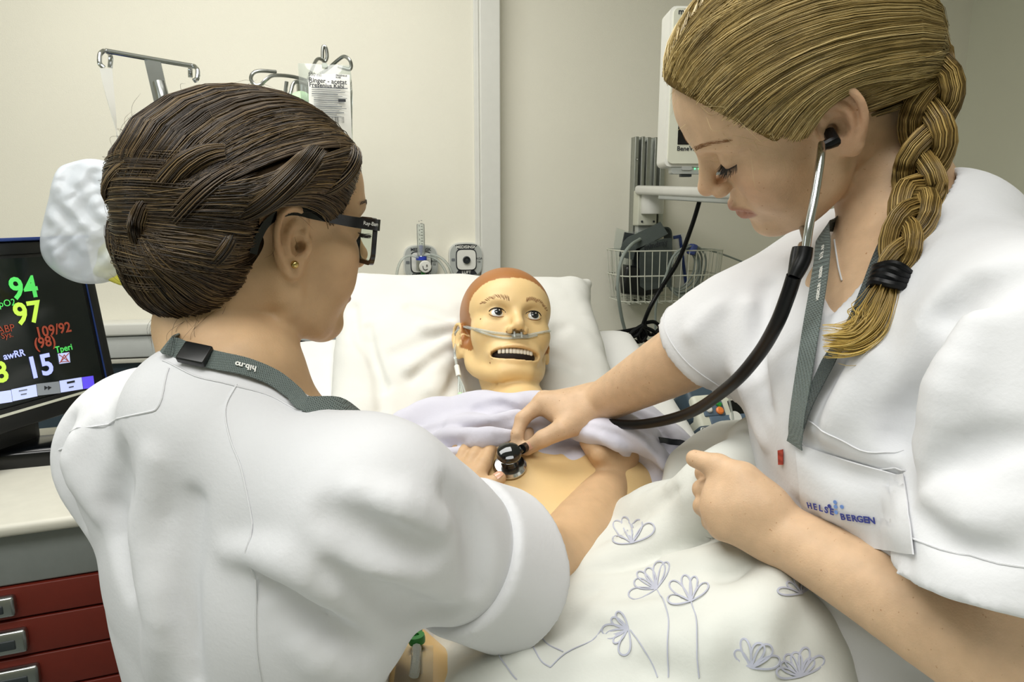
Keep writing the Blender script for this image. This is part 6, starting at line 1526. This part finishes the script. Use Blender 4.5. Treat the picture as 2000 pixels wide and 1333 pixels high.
# tunic
Tl = Sdf()
Tl.ell(C7L + TF * .035 + TLt * .012 + (0, 0, -.185), (.110, .190, .155), RT, k=.05)
Tl.ell(C7L + TF * .055 + TLt * .050 + (0, 0, -.36), (.115, .150, .20), RT, k=.07)
Tl.ell(C7L + TF * .055 + TLt * .040 + (0, 0, -.62), (.130, .165, .20), RT, k=.08)
Tl.cone(C7L - TF * .005 - TLt * .035 + (0, 0, -.050), SRL + (0, 0, -.012), .048, .064, k=.05)
Tl.cone(C7L - TF * .005 + TLt * .035 + (0, 0, -.045), SLL + (0, 0, -.012), .050, .066, k=.05)
cR = P(885, 1080, .617); cL = SLL * .25 + ELL * .75
Tl.ball(C7L - TF * .004 + (0, 0, -.032), .058, k=.04); Tl.cone(SRL + (0, 0, -.0), cR, .072, .064, k=.025); Tl.cone(SLL + (0, 0, -.012), cL, .074, .068, k=.05)
dC = unit(cR - SRL); Fr = frame((0, 0, 0), np.cross(dC, [0, 0, 1]), np.cross(dC, np.cross(dC, [0, 0, 1])))[:3, :3]
dC2 = unit(cL - SLL); Fr2 = frame((0, 0, 0), np.cross(dC2, [0, 0, 1]), np.cross(dC2, np.cross(dC2, [0, 0, 1])))[:3, :3]
# rolled cuff
cO = P(990, 1112, .672); cI = P(893, 1083, .622); dB = unit(cO - cI); Fr3 = frame((0, 0, 0), np.cross(dB, [0, 0, 1]), np.cross(dB, np.cross(dB, [0, 0, 1])))[:3, :3]
Cu = Sdf(); Cu.cone(cI, cO, .0720, .0775, k=.003); Cu.box(cI - dB * .10, (.14, .14, .10), Fr3, rd=.002, k=.006, sub=True); Cu.box(cO + dB * .100, (.14, .14, .10), Fr3 @ rotax('X', 6), rd=.002, k=.006, sub=True)
Cu.cone(cI + dB * .075, cO + dB * .06, .058, .066, k=.004, sub=True)
Cu.disp.append(lambda p, d: .0034 * snoise(p, 30, 61) + .0012 * snoise(p, 75, 62))
Tl.box(cL + dC2 * .085, (.13, .13, .07), Fr2, rd=.002, k=.004, sub=True); Tl.cone(cL - dC2 * .03, cL + dC2 * .05, .055, .058, k=.004, sub=True)
Tl.tube([hl((-.02, 0, -.06)), C7L + TF * .030 + (0, 0, .015), C7L + TF * .050 + (0, 0, -.06)], [.066, .058, .05], k=.006, sub=True)
Tl.disp.append(lambda p, d: .0022 * snoise(p, 20, 51) + .0032 * ridge(p, 16, 54, (1, 1, .5)) + .0012 * ridge(p, 42, 55))
for pts_, r_, sub in (([(130, 830), (110, 920), (150, 1020), (160, 1120)], .008, True), ([(190, 820), (150, 900), (190, 1000), (150, 1140)], .009, False), ([(240, 880), (220, 1000), (250, 1150), (230, 1320)], .007, True), ([(300, 900), (290, 1050), (310, 1200), (300, 1330)], .009, False),
                 ([(380, 980), (360, 1130), (380, 1330)], .006, True), ([(520, 1130), (600, 1220), (700, 1280), (790, 1300)], .010, True), ([(640, 1120), (740, 1180), (830, 1210), (880, 1200)], .008, True), ([(560, 1180), (640, 1270), (720, 1330)], .010, False), 
                 ([(880, 960), (920, 1010), (935, 1080), (930, 1150)], .006, True), ([(700, 960), (780, 990), (860, 1030)], .007, False), ([(640, 1010), (740, 1060), (840, 1090)], .007, True), ([(450, 1080), (560, 1100), (640, 1160)], .008, False), ([(95, 960), (115, 1030), (135, 1110)], .006, True), ([(200, 1120), (190, 1230), (170, 1330)], .010, True)):
    tfold(Tl, pts_, r_ * 1.15, sub, d0=.2)
tln = Tl.build('tunic', 'tunic_cloth', .0042, ln_, smooth=1)
Cu.build('sleeve_cuff', 'tunic_cloth', .0036, tln, smooth=1)
tln['label'] = 'loose white nurse tunic with rolled sleeve'
cN = C7L + TF * .030 + np.array([0, 0, -.016]); aN = unit(np.array([TF[0] * .75, TF[1] * .75, 1.0]) - TLt * .15); e1 = unit(np.cross(aN, TF)); e2 = np.cross(aN, e1); a_ = np.linspace(0, 2 * math.pi, 49)[:-1]
nbp = cN + .0615 * np.cos(a_)[:, None] * e1 + .060 * np.sin(a_)[:, None] * e2
MB().tube(nbp, .0055, 8, closed=True).build('neckband', 'tunic_cloth', tln, world=True)
def onL(px, off): return Tl.snap(Tl.hit(px, .2), off)
for st in ([(462, 752), (440, 800), (450, 860), (475, 930), (490, 1050), (500, 1200), (510, 1330)], [(330, 720), (312, 790), (270, 810), (180, 835), (115, 880)], [(318, 705), (380, 735), (450, 752), (530, 775), (590, 805)]):
    q = spline(onL(st, .0006), 5); q = Tl.snap(q, .0003, 2); MB().tube(q, .0008, 5).build('seam', 'tunic_cloth', tln, world=True)
bx0 = C7L + TF * .055
Lg = Sdf(); Lg.ell((bx0[0], bx0[1], .90), (.14, .18, .16), RT, k=.05)
for sd in (-1, 1):
    q0 = bx0 + TLt * sd * .09; Lg.tube([(q0[0], q0[1], .85), (q0[0], q0[1], .45), (q0[0], q0[1], .10)], [.095, .075, .062], k=.05)
Lg.build('trousers', 'tunic_cloth', .014, ln_, smooth=2)
for sd in (-1, 1):
    q0 = bx0 + TLt * sd * .09 + TF * .04; q = Sdf(); q.ell((q0[0], q0[1], .045), (.13, .048, .045), RT); q.box((q0[0], q0[1], -.02), (.2, .2, .02), rd=.001, k=.002, sub=True); q.build('shoe', 'white_plastic', .010, ln_, smooth=1)

# lanyard with buckle round the nape
UL_ = Sdf(); UL_.ops = Tl.ops + LS.ops
l2 = empty('lanyard', C7L, 0, 'grey lanyard with black buckle at the dark haired nurse nape', 'lanyard')
q = onT(UL_, [(338, 676), (352, 686), (385, 700), (430, 711), (480, 722), (530, 744), (570, 775), (598, 798)], .003, .2)
ext = UL_.snap([q[-1] + np.array([.022, .030, -.006]), q[-1] + np.array([.036, .07, -.03])], .003)
nax0, nax1 = hl((-.03, 0, -.06)), C7L + TF * .03; 
q = spline(np.concatenate([LS.snap([hl((.020, .055, -.112)), hl((-.012, .060, -.103))], .003), q, ext]), 5)
ax_ = unit(nax1 - nax0); rad_ = q - nax0; rad_ = unit(rad_ - (rad_ @ ax_)[:, None] * ax_)
MB().ribbon(q, rad_ + np.array([0, -.1, .35]), .0155, .0014).build('strap', 'lanyard_grey', l2, world=True, auto=50)
c = onT(UL_, [(386, 702)], .006, .2)[0]; ta = unit(onT(UL_, [(405, 706)], .006, .2)[0] - c); nb = UL_.grad(c[None])[0]
Fb = frame(c, ta, np.cross(nb, ta)); MB().box(c, (.0115, .0090, .0035), Fb[:3, :3], bev=.0015).build('buckle', 'black_plastic', l2, world=True)
surf_text(UL_, 'hib.no', [(492, 727), (462, 719)], .0070, 'white_print', l2, d0=.2, off=.0052, flip=False)

# hair
rg = np.random.default_rng(9)
HK = Sdf(); setM(HK, HL)
HK.ell((-.012, 0, .050), (.106, .085, .080), k=.02); HK.ell((.016, 0, .052), (.058, .072, .056), k=.03)
HK.ell((-.062, .008, .014), (.050, .070, .060), k=.04); HK.ell((-.066, 0, -.035), (.042, .056, .040), k=.04)
twl = np.array([(.058, -.040, .084), (.044, -.060, .078), (.020, -.077, .068), (-.010, -.087, .056), (-.040, -.084, .044), (-.068, -.070, .030), (-.088, -.047, .020), (-.104, -.010, .014)])
HK.tube(twl, [.010, .015, .017, .018, .017, .017, .016, .015], k=.015)
HK.tube([(-.046, -.070, .006), (-.062, -.064, -.004), (-.084, -.046, -.012), (-.100, -.014, -.014)], [.012, .015, .016, .016], k=.015)
for q, r_ in (((-.090, .030, .040), .028), ((-.094, -.020, .030), .024), ((-.086, -.038, -.010), .022), ((-.088, .03, -.01), .026)): HK.ball(q, r_, k=.015)
hk = Sdf(); hk.ops = list(HK.ops); setM(hk, HL)
hk.ell((.118, 0, -.026), (.092, .14, .126), k=.006, sub=True)
for sd in (-1, 1):
    hk.ell((.022, sd * .090, -.030), (.062, .050, .066), k=.006, sub=True); hk.ell((-.016, sd * .090, .000), (.026, .030, .040), k=.006, sub=True)
hk.disp.append(lambda p, d: 0 * d + .0025)
hb2 = hk.build('hair', 'hair_base_dark', .003, ln_, smooth=2)
P_ = []
topA = [(.060, .040, .092), (.062, .015, .100), (.061, -.010, .100), (.058, -.030, .094)]
topM = [(-.02, .050, .135), (-.02, .020, .140), (-.02, -.030, .130), (-.01, -.075, .085)]
topE = [(-.13, .030, .040), (-.13, .01, .035), (-.11, -.04, .035), (-.07, -.08, .038)]
P_.append(sweep(topA, topM, topE, 1900, HK, HL, .04, rg, off=(-.001, .003)))
sideA = [(.060, -.034, .088), (.050, -.058, .064), (.040, -.066, .042), (.032, -.070, .022)]
sideM = [(.02, -.088, .074), (.0, -.090, .068), (-.005, -.090, .060), (-.008, -.088, .055)]
sideE = [(-.075, -.078, .030), (-.080, -.074, .016), (-.085, -.068, .006), (-.09, -.06, -.004)]
P_.append(sweep(sideA, sideM, sideE, 1100, HK, HL, .04, rg, off=(-.001, .002)))
npA = [(-.035, -.060, -.030), (-.045, -.056, -.060), (-.060, -.040, -.078), (-.072, -.01, -.082), (-.07, .03, -.078), (-.05, .055, -.06)]
npM = [(-.06, -.072, -.015), (-.075, -.068, -.035), (-.095, -.05, -.05), (-.105, -.01, -.055), (-.1, .03, -.05), (-.09, .06, -.03)]
npE = [(-.105, -.060, .002), (-.115, -.052, -.004), (-.125, -.035, -.008), (-.13, -.01, -.01), (-.13, .02, -.005), (-.125, .04, .0)]
P_.append(sweep(npA, npM, npE, 1200, HK, HL, .05, rg, off=(-.001, .004)))
lA = [(.070, .040, .088), (.056, .062, .055), (.040, .07, .02), (-.03, .07, -.02)]; lM = [(-.02, .085, .09), (-.02, .09, .06), (-.03, .09, .03), (-.06, .08, .0)]; lE = [(-.13, .04, .045), (-.13, .05, .03), (-.13, .05, .01), (-.125, .04, -.01)]
P_.append(sweep(lA, lM, lE, 900, HK, HL, .05, rg, off=(-.001, .003)))
ha2 = np.concatenate(P_)
# rope twist along the side and coils of the bun
def rope(cl_, rad, n, turns, seed):
    cl_ = spline(np.asarray(cl_), 5); m = len(cl_); s_ = np.linspace(0, 1, m); tgr = unit(np.gradient(cl_, axis=0)); out_ = unit(cl_ - np.array([-.012, 0, .035])); e1 = unit(np.cross(tgr, out_)); e2 = np.cross(e1, tgr); r = np.interp(s_, np.linspace(0, 1, len(rad)), rad); res = []
    r_ = np.random.default_rng(seed)
    for i in range(n):
        k = i % 2; an = k * math.pi + turns * 2 * math.pi * s_; sub = r_.uniform(0, 6.28); rr = math.sqrt(r_.uniform(.3, 1)); c_ = cl_ + e1 * (r * .5 * np.cos(an))[:, None] + e2 * (r * .5 * np.sin(an))[:, None]
        tw = sub + turns * 3 * s_; res.append(c_ + e1 * (r * .62 * rr * np.cos(tw))[:, None] + e2 * (r * .62 * rr * np.sin(tw))[:, None])
    return np.array(res) @ HL[:3, :3].T + HL[:3, 3]
r1 = rope(twl + np.array([0, -.004, 0]), [.010, .017, .020, .021, .020, .019, .018], 700, 1.6, 1)
r2 = rope([(-.046, -.074, .006), (-.062, -.070, -.004), (-.084, -.052, -.012), (-.098, -.026, -.012), (-.106, .0, -.005)], [.010, .015, .018, .018, .015], 600, 1.2, 2)
r3 = rope([(-.060, -.076, .060), (-.082, -.058, .052), (-.102, -.030, .042), (-.110, .01, .033), (-.10, .042, .028)], [.013, .018, .02, .02, .018], 600, 1.1, 3)
r4 = rope([(-.092, -.050, .030), (-.108, -.034, .005), (-.104, -.010, -.022), (-.090, .02, -.038)], [.012, .017, .018, .015], 450, 1.0, 4)
P2 = sweep([(-.030, -.074, .045), (-.036, -.070, .020), (-.040, -.066, -.005), (-.045, -.060, -.030)], [(-.055, -.080, .040), (-.060, -.076, .020), (-.064, -.070, .0), (-.068, -.062, -.020)], [(-.095, -.045, .030), (-.1, -.04, .015), (-.1, -.04, .0), (-.095, -.04, -.015)], 800, HK, HL, .05, rg, off=(.0005, .004))
P3 = sweep([(-.06, -.066, .060), (-.066, -.062, .030), (-.07, -.055, .0), (-.07, -.05, -.03)], [(-.10, -.03, .055), (-.105, -.03, .03), (-.105, -.02, .0), (-.1, -.015, -.03)], [(-.10, .04, .05), (-.105, .045, .02), (-.1, .045, -.005), (-.09, .045, -.03)], 800, HK, HL, .05, rg, off=(.0005, .004))
P4 = sweep([(.060, -.012, .100), (.057, -.034, .092), (.050, -.050, .082)], [(.0, -.060, .112), (.0, -.074, .092), (.0, -.082, .080)], [(-.085, -.05, .05), (-.075, -.065, .045), (-.065, -.075, .04)], 700, HK, HL, .05, rg, off=(.0, .003))
ha2 = np.concatenate([ha2, P2, P3, P4])
args = ('#403120', '#7c6642', '#17110a', rg)
strands('hair_strands', ha2, rg.uniform(.0003, .0006, len(ha2)), haircol(len(ha2), *args), hb2)
for nm, r_ in (('twist', r1), ('bun_coil', r2), ('bun_coil', r3), ('bun_coil', r4)): strands(nm, r_, rg.uniform(.0003, .0006, len(r_)), haircol(len(r_), *args), hb2)
fly = []; c0l = hl((-.012, 0, .035))
for i in range(150):
    d_ = unit(rg.normal(0, 1, 3) * np.array([1, .9, .9]) + np.array([-.7, -.25, .1])); 
    if d_[0] > .35: continue
    dw = HL[:3, :3] @ d_; r_ = radial(HK, c0l, dw[None])[0]; a = c0l + dw * (r_ - .002); sdv_ = unit(np.cross(dw, rg.normal(0, 1, 3))); b = a + dw * rg.uniform(.001, .009) + sdv_ * rg.uniform(.01, .035); fly.append(spline(np.array([a, (a + b) / 2 + dw * rg.uniform(.002, .008), b]), 5))
for i in range(130):
    a = hl((-.055 + rg.uniform(-.02, .02), rg.uniform(-.05, .045), -.068 + rg.uniform(-.008, .012))); b = a + HL[:3, :3] @ np.array([rg.uniform(-.02, .01), rg.uniform(-.012, .012), rg.uniform(-.045, -.012)]); fly.append(spline(np.array([a, (a + b) / 2 + HL[:3, :3] @ np.array([-.008, 0, 0]), b]), 5))
strands('loose_hairs', np.array(fly), .00013, haircol(len(fly), *args), hb2)
# lashes and brow
for sd in (-1, 1):
    t_ = np.linspace(0, 1, 46); pts_ = np.stack([.0835 - .010 * np.abs(t_ - .35) ** 1.6 * 2, sd * (.0195 + .026 * t_), .0115 + .003 * np.abs(t_ - .4) * 2], 1); dr = unit(np.stack([.85 - .2 * t_, sd * (-.05 + .8 * t_), -.15 + .0 * t_], 1) + rg.normal(0, .08, (46, 3)))
    strokes(LS, HL, pts_, dr, .0115, .00034, 'lash', 'eyelashes', ln_, curl=.0015)
    t_ = rg.uniform(0, 1, 110); pts_ = np.stack([.0885 - .022 * t_ ** 2, sd * (.012 + .038 * t_), .0385 + .006 * np.sin(t_ * 2.4) + rg.uniform(-.0014, .0014, 110)], 1); dr = unit(np.stack([-.3 - .4 * t_, sd * (.8 + 0 * t_), .5 - .8 * t_], 1))
    strokes(LS, HL, pts_, dr, .006, .00026, 'lash', 'eyebrow', ln_)
# earring
er = LS.snap(LS.hit([(574, 517)], .3), .002)[0]
sphere(er, .0035, 14, 10).build('earring', 'gold', ln_, world=True)

# glasses
gl = empty('eyeglasses', hl((.095, 0, .01)), 0, 'black framed eyeglasses worn by the dark haired nurse', 'glasses')
def gframe(sd):
    cy_ = sd * .0345; o_ = [(y + cy_, z + .008) for y, z in rrect(.056, .046, .013, 5)]; i_ = [(y + cy_, z + .008) for y, z in rrect(.0475, .0375, .010, 5)]; n = len(o_)
    bow = lambda y: .093 - 3.2 * y * y
    V = [hl((bow(y) + dx, y, z)) for ring in (o_, i_) for dx in (0, .0045) for y, z in ring]; F = []
    for i in range(n):
        j = (i + 1) % n; F += [(i, j, 2 * n + j, 2 * n + i), (n + i, 3 * n + i, 3 * n + j, n + j), (i, n + i, n + j, j), (2 * n + i, 2 * n + j, 3 * n + j, 3 * n + i)]
    fo = mesh('rim', V, F, 'black_gloss', gl, True, True, auto=30)
    Vl = [hl((bow(y) + .002, y, z)) for y, z in i_] + [hl((bow(y) + .0032, y, z)) for y, z in i_]
    mesh('lens', Vl, [tuple(range(n)), tuple(range(n, 2 * n))[::-1]] + [(i, (i + 1) % n, n + (i + 1) % n, n + i) for i in range(n)], 'lens_glass', fo, False, True)
    tmp = spline(np.array([hl(q) for q in ((.0825, sd * .063, .0245), (.078, sd * .0680, .0245), (.05, sd * .0715, .0250), (.016, sd * .0725, .0275), (-.006, sd * .0690, .0285), (-.024, sd * .0685, .018), (-.033, sd * .0690, .002), (-.036, sd * .0690, -.010))]), 6)
    k = len(tmp); hts = np.interp(np.linspace(0, 1, k), [0, .15, .55, .75, 1], [.0105, .0105, .0080, .0060, .0065]); out_ = np.tile(HL[:3, 1] * sd, (k, 1))
    MB().ribbon(tmp, out_, hts, .0032).build('temple', 'black_gloss', gl, world=True, auto=40)
for sd in (-1, 1): gframe(sd)
MB().tube([hl((.0925, -.0105, .016)), hl((.0955, 0, .018)), hl((.0925, .0105, .016))], .0026, 8, smooth=3).build('bridge', 'black_gloss', gl, world=True)
v_, f_ = glyphs('Ray-Ban', .0050); x_ = unit(hl((.06, -.0765, .0255)) - hl((.075, -.0755, .0255))) * -1; n_ = -HL[:3, 1]; y_ = np.cross(n_, x_)
MB().put(hl((.071, -.0700, .0250)) + n_ * .0028 + v_[:, :1] * x_ + v_[:, 1:2] * y_ + v_[:, 2:] * n_, f_).build('lettering', 'white_print', gl, smooth=False, world=True)
